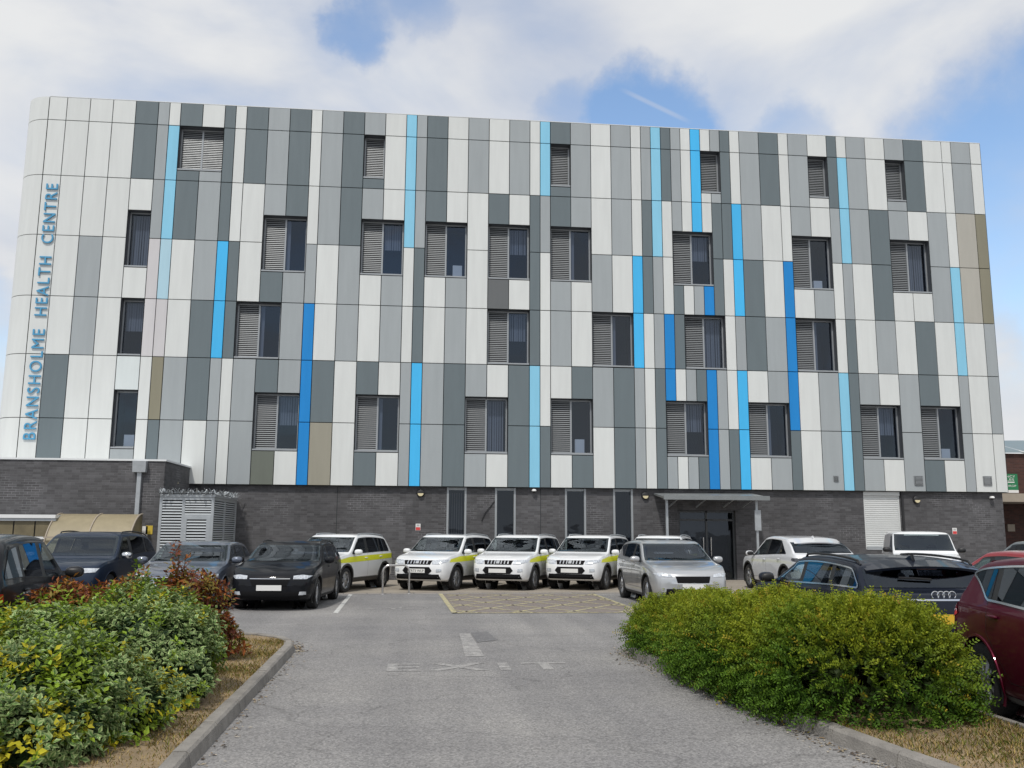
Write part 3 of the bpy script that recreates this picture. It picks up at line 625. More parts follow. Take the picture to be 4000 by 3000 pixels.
# lettering up the corner
def letters(word, z0, z1, x0, x1):
    tot = text_mesh(word, 1.0, 0.0, 0.0, 1.22); xs = [v.co.x for v in tot.vertices]; ax, bx = min(xs), max(xs); s = (z1-z0)/(bx-ax)
    capm = text_mesh('H', 1.0, 0.0); cap = max(v.co.y for v in capm.vertices)
    for i, ch in enumerate(word):
        me = text_mesh(ch, 1.0, 0.0, 0.0)
        # position of the glyph inside the word
        pre = text_mesh(word[:i+1], 1.0, 0.0, 0.0, 1.22); right = max(v.co.x for v in pre.vertices); gx = [v.co.x for v in me.vertices]
        me = text_mesh(ch, 1.0, 0.02, 0.0); sh = right-max(gx)
        for v in me.vertices:
            u, w, t = v.co.x+sh-ax, v.co.y, v.co.z
            v.co = (x1-w/cap*(x1-x0), D-.035-t, z0+u*s)
        bm_ = bmesh.new(); bm_.from_mesh(me); bmesh.ops.remove_doubles(bm_, verts=bm_.verts, dist=1e-5); bmesh.ops.recalc_face_normals(bm_, faces=bm_.faces); bm_.to_mesh(me); bm_.free()
        me.materials.clear(); me.materials.append(MATS['letter_blue']); attach(link(bpy.data.objects.new('letter', me)), bld)
LX0, LX1 = -13.31, -12.92
letters('BRANSHOLME', FP(115, 1717, D).z, FP(178, 1287, D).z, LX0, LX1)
letters('HEALTH', FP(160, 1234, D).z, FP(190, 1003, D).z, LX0, LX1)
letters('CENTRE', FP(180, 951, D).z, FP(205, 719, D).z, LX0, LX1)

# ground floor brick, with slot windows and a shutter
SLOTS = [(0.944, 1.636), (2.638, 3.374), (5.131, 5.888), (6.871, 7.589)]
XL, XR = -9.0, 21.66
wall = MB(); segs = []
cuts = [(a, b, 0.25, 3.2) for a, b in SLOTS] + [(9.25, 11.35, 0.0, 2.45), (16.22, 17.61, 1.10, 3.2)]
x = XL
for (a, b, z0, z1) in cuts:
    wall.box((x, WALLY, 0), (a, WALLY+.3, 3.2))
    if z0 > 0: wall.box((a, WALLY, 0), (b, WALLY+.3, z0))
    if z1 < 3.2: wall.box((a, WALLY, z1), (b, WALLY+.3, 3.2))
    x = b
wall.box((x, WALLY, 0), (XR, WALLY+.3, 3.2)); wall.box((XR-.3, WALLY+.3, 0), (XR, D+DEPTH-.2, 3.2))
wall.build('brick_wall', 'brick_grey', bld)
for (a, b) in SLOTS:
    fr = MB()
    for (xa, xb) in ((a, a+.07), (b-.07, b)): fr.box((xa, WALLY-.012, .25), (xb, WALLY+.12, 3.19))
    fr.box((a+.07, WALLY-.01, .25), (b-.07, WALLY+.12, .33)); fr.box((a+.07, WALLY+.05, 3.1), (b-.07, WALLY+.12, 3.19))
    w = fr.build('slot_window', 'frame_metal', bld)
    MB().quad((a+.07, WALLY+.08, .33), (b-.07, WALLY+.08, .33), (b-.07, WALLY+.08, 3.1), (a+.07, WALLY+.08, 3.1)).build('pane', 'slot_pane', w)
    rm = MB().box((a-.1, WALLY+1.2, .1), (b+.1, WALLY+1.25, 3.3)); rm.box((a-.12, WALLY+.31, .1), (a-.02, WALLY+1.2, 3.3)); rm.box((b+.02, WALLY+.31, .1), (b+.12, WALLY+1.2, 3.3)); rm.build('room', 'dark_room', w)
    if a > 1: continue
    bl = MB()
    for k in range(6): xx = a+.1+(b-a-.2)*k/6; bl.box((xx, WALLY+.2, .4), (xx+.03, WALLY+.206, 3.0))
    bl.build('blind', 'dark_grey_metal', w)
# movement joints
for xx in (-2.84, 4.26): MB().box((xx-.012, WALLY-.003, 0), (xx+.012, WALLY+.01, 3.18)).build('movement_joint', 'joint', bld)
# roller shutter
sh = MB().box((16.22, WALLY+.02, 1.1), (16.27, WALLY+.1, 3.05)); sh.box((17.56, WALLY+.02, 1.1), (17.61, WALLY+.1, 3.05)); sh.box((16.22, WALLY-.02, 3.05), (17.61, WALLY+.1, 3.19)); sh = sh.build('roller_shutter', 'shutter', bld)
n = 25; prof = MB()
for k in range(n):
    z = 1.18+(3.05-1.18)*k/n; h = (3.05-1.18)/n; prof.add([(16.27, WALLY+.05, z), (17.56, WALLY+.05, z), (17.56, WALLY+.032, z+h*.3), (16.27, WALLY+.032, z+h*.3), (17.56, WALLY+.035, z+h*.85), (16.27, WALLY+.035, z+h*.85), (17.56, WALLY+.05, z+h), (16.27, WALLY+.05, z+h)], [(0, 1, 2, 3), (3, 2, 4, 5), (5, 4, 6, 7)])
prof.build('curtain', 'shutter', sh); MB().box((16.25, WALLY-.02, 1.08), (17.58, WALLY+.07, 1.18)).build('bottom_rail', 'galvanised', sh)
MB().box((17.66, WALLY-.06, 0), (17.74, WALLY, 3.18)).build('downpipe', 'black_plastic', bld)
# air vents in the cladding
for (xx, zz, w, h) in ((15.127, 3.648, .19, .20), (18.30, 3.61, .34, .34), (21.0, 3.63, .34, .34)):
    v = MB(); v.box((xx-w/2, D-.03, zz-h/2), (xx-w/2+.025, D, zz+h/2)); v.box((xx+w/2-.025, D-.03, zz-h/2), (xx+w/2, D, zz+h/2)); v.box((xx-w/2+.025, D-.03, zz+h/2-.025), (xx+w/2-.025, D, zz+h/2)); v.box((xx-w/2+.025, D-.03, zz-h/2), (xx+w/2-.025, D, zz-h/2+.025))
    v = v.build('air_vent', 'louvre_metal', bld); louvre(xx-w/2+.025, xx+w/2-.025, zz-h/2+.025, zz+h/2-.025, D-.062+.02, v)

# ---- wall fittings: things of their own
def bulkhead(x, z, label):
    t = thing('wall_light', label, 'wall light', (x, WALLY, z), group='bulkhead lights on the brick wall')
    MB().lathe([(0.0, -.09), (0.10, -.085), (0.135, -.06), (0.145, 0.0)], 'y', 20, (x, WALLY, z)).build('housing', 'black_plastic', t, smooth=True)
    vs = [(x+.10*math.cos(a), WALLY-.095, z-.015+.10*math.sin(a)) for a in np.linspace(math.pi, 2*math.pi, 13)]
    MB().prism([(p[0], p[2]) for p in vs], 1, WALLY-.10, WALLY-.07).build('diffuser', 'lamp_cream', t)
bulkhead(0.026, 2.985, 'round black eyelid wall light left of the slot windows'); bulkhead(8.034, 2.97, 'round black eyelid wall light beside the entrance canopy'); bulkhead(18.262, 2.91, 'round black eyelid wall light right of the roller shutter')
def dome(x, z, label):
    t = thing('security_camera', label, 'camera', (x, WALLY, z), group='white dome cameras on the brick wall')
    MB().box((x-.05, WALLY-.06, z-.02), (x+.05, WALLY, z+.06)).lathe([(0, .07), (.06, .06), (.085, .02), (.085, -.01)], 'z', 16, (x, WALLY-.11, z)).build('shell', 'sign_white', t, smooth=True)
    MB().ell((x, WALLY-.11, z-.015), (.055, .055, .06)).build('lens_dome', 'black_plastic', t, smooth=True)
dome(4.013, 3.09, 'white dome camera above the slot windows'); dome(21.18, 3.0, 'white dome camera near the right end of the brick wall')
def notice(x, z, label):
    t = thing('safety_notice', label, 'sign', (x, WALLY, z), group='small red and white notices')
    MB().box((x-.085, WALLY-.012, z-.11), (x+.085, WALLY, z+.12)).build('plate', 'sign_white', t); MB().box((x-.075, WALLY-.016, z-.10), (x+.075, WALLY-.0125, z-.0)).build('red_field', 'sign_red', t)
    mk = MB()
    for k in range(2): mk.box((x-.05, WALLY-.0145, z+.035+.035*k), (x+.05, WALLY-.0125, z+.05+.035*k))
    mk.build('text_line', 'panel_dark', t)
notice(-0.037, 1.80, 'small red and white notice left of the slot windows'); notice(19.672, 1.77, 'small red and white notice above the grey car roof at right')
t = MB().tube([(2.62, WALLY-.02, 2.72), (2.45, WALLY-.03, 2.5), (2.3, WALLY-.03, 2.32), (2.2, WALLY-.025, 2.1), (2.18, WALLY-.02, 2.0)], .014, 6).build('loose_cable', 'black_plastic'); tag(t, 'loose black cable hanging on the brick between two slot windows', 'cable')
# entrance canopy and recessed door
M('canopy_grey', (0.22, 0.235, 0.24), 0.4, 0.2, var=0.08); can = thing('entrance_canopy', 'grey metal entrance canopy on a slim post with a dark doorway under it', 'canopy', (10.3, WALLY, 0))
cy0 = WALLY-1.5
MB().add([(8.35, cy0, 2.80), (12.0, cy0, 2.82), (12.0, WALLY, 3.02), (8.35, WALLY, 3.0), (8.35, cy0, 2.88), (12.0, cy0, 2.90), (12.0, WALLY, 3.08), (8.35, WALLY, 3.06)], [(0, 3, 2, 1), (4, 5, 6, 7), (0, 1, 5, 4), (1, 2, 6, 5), (2, 3, 7, 6), (3, 0, 4, 7)]).build('roof_sheet', 'canopy_grey', can)
MB().box((8.3, cy0-.06, 2.78), (12.05, cy0-.004, 2.93)).build('gutter', 'canopy_grey', can)
for xx in (8.5, 11.7): MB().box((xx-.04, cy0+.3, 0.0), (xx+.04, cy0+.38, 2.83)).build('post', 'galvanised', can)
MB().box((11.6, cy0+.24, 1.75), (11.82, cy0+.296, 2.45)).build('control_box', 'galvanised', can)
for xx in (8.9, 9.9, 10.9, 11.6): MB().add([(xx-.02, WALLY-.01, 2.55), (xx+.02, WALLY-.01, 2.55), (xx+.02, cy0+.1, 2.85), (xx-.02, cy0+.1, 2.85), (xx-.02, WALLY-.01, 2.6), (xx+.02, WALLY-.01, 2.6), (xx+.02, cy0+.1, 2.87), (xx-.02, cy0+.1, 2.87)], [(0, 1, 2, 3), (4, 7, 6, 5), (0, 4, 5, 1), (1, 5, 6, 2), (2, 6, 7, 3), (3, 7, 4, 0)]).build('bracket', 'galvanised', can)
ent = MB()
for xx in (9.29, 10.3, 11.31): ent.box((xx-.035, WALLY+.1, 0), (xx+.035, WALLY+.18, 2.44))
ent.box((9.325, WALLY+.1, 2.08), (11.275, WALLY+.18, 2.15)); ent.box((9.325, WALLY+.1, 2.38), (11.275, WALLY+.18, 2.44))
ent = ent.build('entrance_screen', 'dark_grey_metal', bld)
for xa, xb in ((9.33, 10.26), (10.34, 11.27)):
    MB().quad((xa, WALLY+.14, 0), (xb, WALLY+.14, 0), (xb, WALLY+.14, 2.38), (xa, WALLY+.14, 2.38)).build('pane', 'slot_pane', ent); xh = xb-.1 if xa < 10 else xa+.1
    MB().tube([(xh, WALLY+.06, .85), (xh, WALLY+.06, 1.5)], .018, 8).build('pull_handle', 'steel', ent)
MB().box((9.0, WALLY+1.6, 0), (11.6, WALLY+1.65, 2.9)).build('lobby_wall', 'reveal', ent)

# ---- brick wing at the left, its fittings
WX, WY, WZ = -7.814, 28.77, 3.80
wing = thing('brick_wing', 'single-storey dark brick wing with a white coping at the left', 'building', (-14, WY, 0))
MB().box((-24, WY, 0), (WX, D+.05, WZ-.055)).build('wall', 'brick_grey', wing)
MB().box((-24.05, WY-.04, WZ-.055), (WX+.04, D+.03, WZ)).build('coping', 'coping', wing)
hp = FP(551, 1825, WY)
dp = thing('downpipe', 'square grey hopper and downpipe on the brick wing', 'downpipe', (hp.x, WY, 0))
MB().add([(hp.x-.19, WY-.20, hp.z-.16), (hp.x+.19, WY-.20, hp.z-.16), (hp.x+.19, WY, hp.z-.16), (hp.x-.19, WY, hp.z-.16), (hp.x-.2, WY-.22, hp.z+.18), (hp.x+.2, WY-.22, hp.z+.18), (hp.x+.2, WY, hp.z+.18), (hp.x-.2, WY, hp.z+.18)], [(0, 3, 2, 1), (4, 5, 6, 7), (0, 1, 5, 4), (1, 2, 6, 5), (2, 3, 7, 6), (3, 0, 4, 7)]).build('hopper', 'galvanised', dp)
MB().box((hp.x-.065, WY-.12, 2.0), (hp.x+.055, WY-.005, hp.z-.16)).build('pipe', 'galvanised', dp); MB().box((hp.x-.05, WY-.11, 0), (hp.x+.04, WY-.005, 1.97)).box((hp.x-.19, WY-.10, 1.97), (hp.x+.05, WY-.008, 2.05)).build('lower_pipe', 'galvanised', dp)
for px, py, w, h, mt, lb in ((520, 2080, .14, .42, 'sign_white', 'tall white notice on the brick beside the bicycle shelter'), (566, 2075, .16, .3, 'sign_white', 'white notice left of the small yellow one on the brick wing'), (583, 2070, .20, .26, 'sign_yellow', 'small yellow warning notice on the brick wing')):
    q = FP(px, py, WY); o = MB().box((q.x-w/2, WY-.012, q.z-h/2), (q.x+w/2, WY-.0005, q.z+h/2)).build('wall_notice', mt); tag(o, lb, 'sign')
# louvred compound with spiked top
M('bright_louvre', (0.50, 0.53, 0.55), 0.4, 0.2, var=0.05); cmp_ = thing('louvred_compound', 'silver louvred plant enclosure with anti-climb spikes along its top', 'enclosure', (-7, 28.5, 0))
CX0, CX1, CY0, CY1, CZ = WX+.01, -6.22, 28.45, WALLY-.01, 2.62
XMID = lerp(CX0, CX1, .44)
for (xa, xb, za, zb) in ((CX0+.06, XMID-.04, .1, CZ-.06), (XMID+.04, CX1-.06, 2.12, CZ-.06)): louvre(xa, xb, za, zb, CY0+.02, cmp_, 'bright_louvre').name = 'louvre_panel'
dr = MB()
for bx_ in (((XMID+.04, .08), (XMID+.12, 2.06)), ((CX1-.19, .08), (CX1-.07, 2.06)), ((XMID+.12, 1.98), (CX1-.19, 2.06)), ((XMID+.12, .08), (CX1-.19, .16))): dr.box((bx_[0][0], CY0-.01, bx_[0][1]), (bx_[1][0], CY0+.05, bx_[1][1]))
dr = dr.build('door', 'galvanised', cmp_); louvre(XMID+.12, CX1-.19, .16, 1.98, CY0+.02, dr, 'bright_louvre')
fr = MB()
for xx in (CX0+.03, XMID, CX1-.03): fr.box((xx-.04, CY0-.004, 0), (xx+.04, CY0+.06, CZ))
fr.box((CX0, CY0-.006, CZ-.06), (CX1, CY0+.06, CZ+.02)); fr.box((CX1-.05, CY0+.06, CZ-.06), (CX1+.004, CY1, CZ+.02)); fr.box((XMID, CY0-.002, 2.06), (CX1, CY0+.05, 2.12))
for yy in (CY0+1.7, CY1-.05): fr.box((CX1-.05, yy-.04, 0), (CX1+.002, yy+.04, CZ))
fr.build('frame', 'galvanised', cmp_)
sd_ = MB(); n = 36
for k in range(n):
    z = .08+(CZ-.14)*k/n; p = (CZ-.14)/n; sd_.add([(CX1-.01, CY0+.06, z), (CX1-.01, CY1, z), (CX1-.015, CY1, z+p*.5), (CX1-.015, CY0+.06, z+p*.5), (CX1-.06, CY1, z+p*.56), (CX1-.06, CY0+.06, z+p*.56)], [(0, 1, 2, 3), (3, 2, 4, 5)])
sd_.build('side_louvre', 'bright_louvre', cmp_)
MB().box((CX0+.05, CY0+.075, 0), (CX1-.07, CY1, CZ-.02)).build('lining', 'joint', cmp_)
spk = MB(); rnd = random.Random(3)
def spikes(a, b, n):
    a, b = Vector(a), Vector(b)
    for i in range(n):
        c = a.lerp(b, (i+.5)/n)
        for k in range(6):
            th = 2*math.pi*k/6+rnd.random(); dirv = Vector((math.cos(th)*.8, math.sin(th)*.8, rnd.uniform(-.35, 1.0))).normalized(); L_ = rnd.uniform(.13, .24)
            side = dirv.cross(Vector((0, 0, 1))).normalized()*.022
            spk.add([c-side, c+side, c+dirv*L_+side*.9+Vector((0, 0, rnd.uniform(-.02, .02))), c+dirv*L_-side*.4], [(0, 1, 2, 3)])
spikes((CX0-.05, CY0-.02, CZ+.13), (CX1, CY0-.02, CZ+.13), 24); spikes((CX1+.02, CY0, CZ+.13), (CX1+.05, CY1-.2, CZ+.13), 22); spk.build('spikes', 'galvanised', cmp_)
MB().box((CX0, CY0-.03, CZ+.03), (CX1+.03, CY0+.04, CZ+.11)).box((CX1-.03, CY0+.04, CZ+.03), (CX1+.04, CY1-.1, CZ+.11)).build('spike_rail', 'galvanised', cmp_)
q = FP(697, 1892, D-1.2); t = MB().tube([(q.x, D-1.4, CZ), (q.x, D-1.4, q.z)], .012, 6).ell((q.x, D-1.4, q.z+.03), (.05, .05, .05)).build('lamp_stem', 'lamp_cream', cmp_)

# bicycle shelter: curved sheet roof, end panels
SY = 27.2
def shelter():
    a, b = FP(168, 2100, SY).x, FP(500, 2100, SY).x
    t = thing('bicycle_shelter', 'bicycle shelter with a curved beige plastic roof against the brick wing', 'shelter', ((a+b)/2, SY, 0))
    n = 14; zt, zl, dep = 2.12, 0.75, 1.25
    prof = [(SY-.0+dep*(1-math.cos(R(90)*k/n)), zl+(zt-zl)*math.sin(R(90)*k/n)) for k in range(n+1)]
    mb = MB()
    for k in range(n):
        (y0, z0), (y1, z1) = prof[k], prof[k+1]; mb.quad((a, y0, z0), (b, y0, z0), (b, y1, z1), (a, y1, z1))
    mb.build('roof_sheet', 'poly_canopy', t, smooth=True, sharp=80)
    for xx in (a, (a+b)/2, b): MB().tube([(xx, y-.01, z+.012) for y, z in prof], .022, 6).build('rib', 'stone_band', t)
    MB().box((a, SY-.01, 1.42), (b, SY+.06, 1.46)).build('rail', 'stone_band', t)
    for xx in (a+.05, b-.05): MB().box((xx-.03, SY-.03, 0), (xx+.03, SY+.03, zl+.02)).build('leg', 'galvanised', t)
    pl = [(y, z) for y, z in prof]+[(SY+dep, .3), (SY, .3)]
    MB().prism(pl, 0, b-.012, b-.004).build('end_panel', 'poly_brown', t); MB().prism(pl, 0, a+.004, a+.012).build('end_panel', 'poly_canopy', t)
shelter()
a, b = FP(-120, 2100, SY+.6).x, FP(215, 2100, SY+.6).x
ls = thing('low_shelter', 'low flat-roofed shelter with brown plastic panels between white rails', 'shelter', ((a+b)/2, SY+.6, 0))
MB().box((a, SY+.5, 1.98), (b, SY+1.5, 2.08)).build('roof', 'white_gloss', ls); MB().box((a, SY+.58, 1.38), (b, SY+.66, 1.45)).build('rail', 'white_gloss', ls); MB().box((a, SY+.54, 1.90), (b, SY+.62, 1.97)).build('fascia', 'galvanised', ls)
for k in range(4): xa = a+(b-a)*k/4; MB().box((xa+.02, SY+.61, 1.46), (xa+(b-a)/4-.02, SY+.63, 1.9)).build('plastic_panel', 'poly_brown', ls)
for xx in (a+.1, b-.1): MB().box((xx-.04, SY+.6, 0), (xx+.04, SY+.68, 1.98)).build('post', 'galvanised', ls)

# ---- red brick building at the far right, with its sign
nb = thing('red_brick_building', 'dark red brick building with a green ribbed roof behind the right end', 'building', (30, 38, 0))
NY = 39.0
zt = FP(3965, 1772, NY).z
MB().box((23.6, NY, 0), (48, NY+10, zt)).build('wall', 'brick_red', nb)
rise = FP(3990, 1722, NY+3).z
rf = MB().add([(24.2, NY-.15, zt), (48, NY-.15, zt+.25), (48, NY+4, rise+.5), (24.2, NY+4, rise)], [(0, 1, 2, 3)]).build('roof', 'roof_green', nb)
for k in range(12):
    xx = 24.6+k*1.1; MB().tube([(xx-.3, NY-.16, zt+.03), (xx+.5, NY+4, rise+.04)], .05, 6).build('rib', 'coping', rf)
cz = FP(3938, 1720, NY+1).z; MB().box((23.7, NY+.6, zt-.3), (24.6, NY+1.3, cz)).build('chimney', 'brick_red', nb)
bz0, bz1 = FP(3960, 1962, NY-2).z, FP(3960, 1930, NY-2).z
MB().box((22.8, NY-2.6, bz0), (46, NY, bz1)).build('porch_band', 'stone_band', nb)
q0, q1 = FP(3936, 2048, NY-.1), FP(3966, 2076, NY-.1); MB().box((q0.x, NY-.1, q1.z), (q1.x, NY-.002, q0.z)).build('beige_box', 'stone_band', nb)
sx0, sx1 = FP(3938, 1890, NY-.1).x, FP(3978, 1890, NY-.1).x; sz1, sz0 = FP(3950, 1851, NY-.1).z, FP(3950, 1925, NY-.1).z
sx0 -= .9
sg = thing('direction_sign', 'green and white ambulance parking sign with an arrow on the red brick building', 'sign', ((sx0+sx1)/2, NY, sz0)); sg['label'] = 'green sign with white lettering and a left arrow on red brick'
MB().box((sx0, NY-.08, sz0+.13), (sx1, NY-.002, sz1)).build('board', 'sign_green', sg); MB().box((sx0, NY-.082, sz0), (sx1, NY-.002, sz0+.127)).build('white_strip', 'sign_white', sg)
def wall_text(body, x0, x1, z0, z1, y, mat, parent, name='lettering'):
    me = text_mesh(body, 1.0, 0.0); xs = [v.co.x for v in me.vertices]; ys = [v.co.y for v in me.vertices]; ax, bx, ay, by = min(xs), max(xs), min(ys), max(ys)
    for v in me.vertices: v.co = ((v.co.x-ax)/(bx-ax)*(x1-x0)+x0, y, (v.co.y-ay)/(by-ay)*(z1-z0)+z0)
    me.materials.clear(); me.materials.append(MATS[mat]); return attach(link(bpy.data.objects.new(name, me)), parent)
hh = sz1-sz0
wall_text('EMERGENCY', sx0+.1, sx1-.12, sz1-.17, sz1-.07, NY-.083, 'sign_white', sg); wall_text('VEHICLES', sx0+.1, sx1-.18, sz1-.31, sz1-.21, NY-.083, 'sign_white', sg)
wall_text('PATIENT DROP', sx0+.1, sx1-.1, sz0+.27, sz0+.36, NY-.083, 'sign_white', sg)
zc = (sz1+sz0)/2+.05; MB().add([(sx1-.62, NY-.083, zc), (sx1-.5, NY-.083, zc-.07), (sx1-.5, NY-.083, zc-.025), (sx1-.17, NY-.083, zc-.025), (sx1-.17, NY-.083, zc+.025), (sx1-.5, NY-.083, zc+.025), (sx1-.5, NY-.083, zc+.07)], [(0, 1, 2, 3, 4, 5, 6)]).build('arrow', 'sign_white', sg)

# steel hoop at the end of the bay
h0, h1 = G(1494, 2322), G(1597, 2320); hr = 0.17; top = 0.76
pts = [h0, Vector((h0.x, h0.y, top-hr))] + [Vector((h0.x+hr*(1-math.cos(R(90)*k/5)), h0.y, top-hr+hr*math.sin(R(90)*k/5))) for k in range(1, 6)] + [Vector((h1.x-hr*(math.sin(0)+1-math.sin(R(90)*k/5)), h1.y, top-hr+hr*math.cos(R(90)*k/5))) for k in range(0, 6)] + [h1]
hoop = thing('steel_hoop', 'stainless steel hoop barrier in front of the white cars', 'barrier', ((h0.x+h1.x)/2, h0.y, 0)); MB().tube(pts, .026, 10).build('tube', 'steel', hoop, smooth=True)
for h in (h0, h1): MB().lathe([(.0, .02), (.055, .018), (.06, .004)], 'z', 12, (h.x, h.y, 0)).build('base_collar', 'steel', hoop, smooth=True)
# ------------------------------------------------------------------ vehicles
def car_paint(name, col, metal=0.0, rough=0.32):
    dark = max(col) < 0.1
    return M(name, col, rough, metal, coat=0.4 if dark else 1.0, spec=0.04 if dark else 0.5, var=0.02, vscale=1.5)
car_paint('paint_white', (0.78, 0.79, 0.80)); car_paint('paint_pearl', (0.74, 0.75, 0.77), 0.1); car_paint('paint_black', (0.010, 0.011, 0.014)); car_paint('paint_navy', (0.022, 0.034, 0.060), 0.35)
car_paint('paint_slate', (0.12, 0.14, 0.185), 0.5); car_paint('paint_silver', (0.50, 0.51, 0.52), 0.6); car_paint('paint_red', (0.085, 0.005, 0.019), 0.25); car_paint('paint_brightred', (0.33, 0.012, 0.022), 0.2); car_paint('paint_grey', (0.25, 0.27, 0.28), 0.5); car_paint('paint_night', (0.014, 0.018, 0.03), 0.3)
glass_mat('car_glass', (0.62, 0.68, 0.67), 0.03, 0.01, 0.02); glass_mat('privacy_glass', (0.09, 0.10, 0.125), 0.03, 0.01, 0.02); glass_mat('car_glass_green', (0.55, 0.68, 0.64), 0.03, 0.01, 0.02); M('cabin', (0.028, 0.028, 0.030), 0.85, var=0.1); M('grille_black', (0.006, 0.006, 0.007), 0.8, spec=0.2)
M('tyre', (0.018, 0.018, 0.019), 0.85, bump=0.2); M('alloy', (0.50, 0.51, 0.53), 0.3, 0.85); M('alloy_dark', (0.05, 0.052, 0.056), 0.4, 0.6); M('trim', (0.014, 0.014, 0.015), 0.45); M('wheel_well', (0.006, 0.006, 0.006), 0.95)
M('chrome', (0.72, 0.73, 0.74), 0.12, 1.0); M('lamp_clear', (0.55, 0.58, 0.62), 0.08, 0.25, coat=1.0, var=0.5, vscale=22); M('lamp_dark', (0.05, 0.055, 0.065), 0.08, 0.2, coat=1.0); M('lamp_red', (0.42, 0.012, 0.010), 0.12, coat=1.0); M('lamp_darkred', (0.09, 0.008, 0.012), 0.12, coat=1.0); M('lamp_amber', (0.62, 0.24, 0.02), 0.2)
M('plate_white', (0.72, 0.72, 0.70), 0.4); M('plate_yellow', (0.72, 0.46, 0.04), 0.4); M('plate_text', (0.01, 0.01, 0.01), 0.5); M('hi_vis', (0.72, 0.74, 0.02), 0.4, var=0.04); M('hi_vis_pale', (0.66, 0.66, 0.12), 0.4)

def pchip(pts):
    x = np.array([p[0] for p in pts], float); y = np.array([p[1] for p in pts], float); h = np.diff(x); d = np.diff(y)/h; m = np.zeros(len(x))
    for i in range(1, len(x)-1):
        if d[i-1]*d[i] > 0:
            w1, w2 = 2*h[i]+h[i-1], h[i]+2*h[i-1]; m[i] = (w1+w2)/(w1/d[i-1]+w2/d[i])
    m[0], m[-1] = d[0], d[-1]
    def f(t):
        t = np.clip(t, x[0], x[-1]); i = np.clip(np.searchsorted(x, t)-1, 0, len(h)-1); s = (t-x[i])/h[i]
        return (2*s**3-3*s**2+1)*y[i]+(s**3-2*s**2+s)*h[i]*m[i]+(-2*s**3+3*s**2)*y[i+1]+(s**3-s**2)*h[i]*m[i+1]
    return f
def chaikin(P, it=2):
    for _ in range(it):
        Q = [P[0]]
        for a, b in zip(P[:-1], P[1:]): Q += [a*.75+b*.25, a*.25+b*.75]
        Q.append(P[-1]); P = Q
    return P

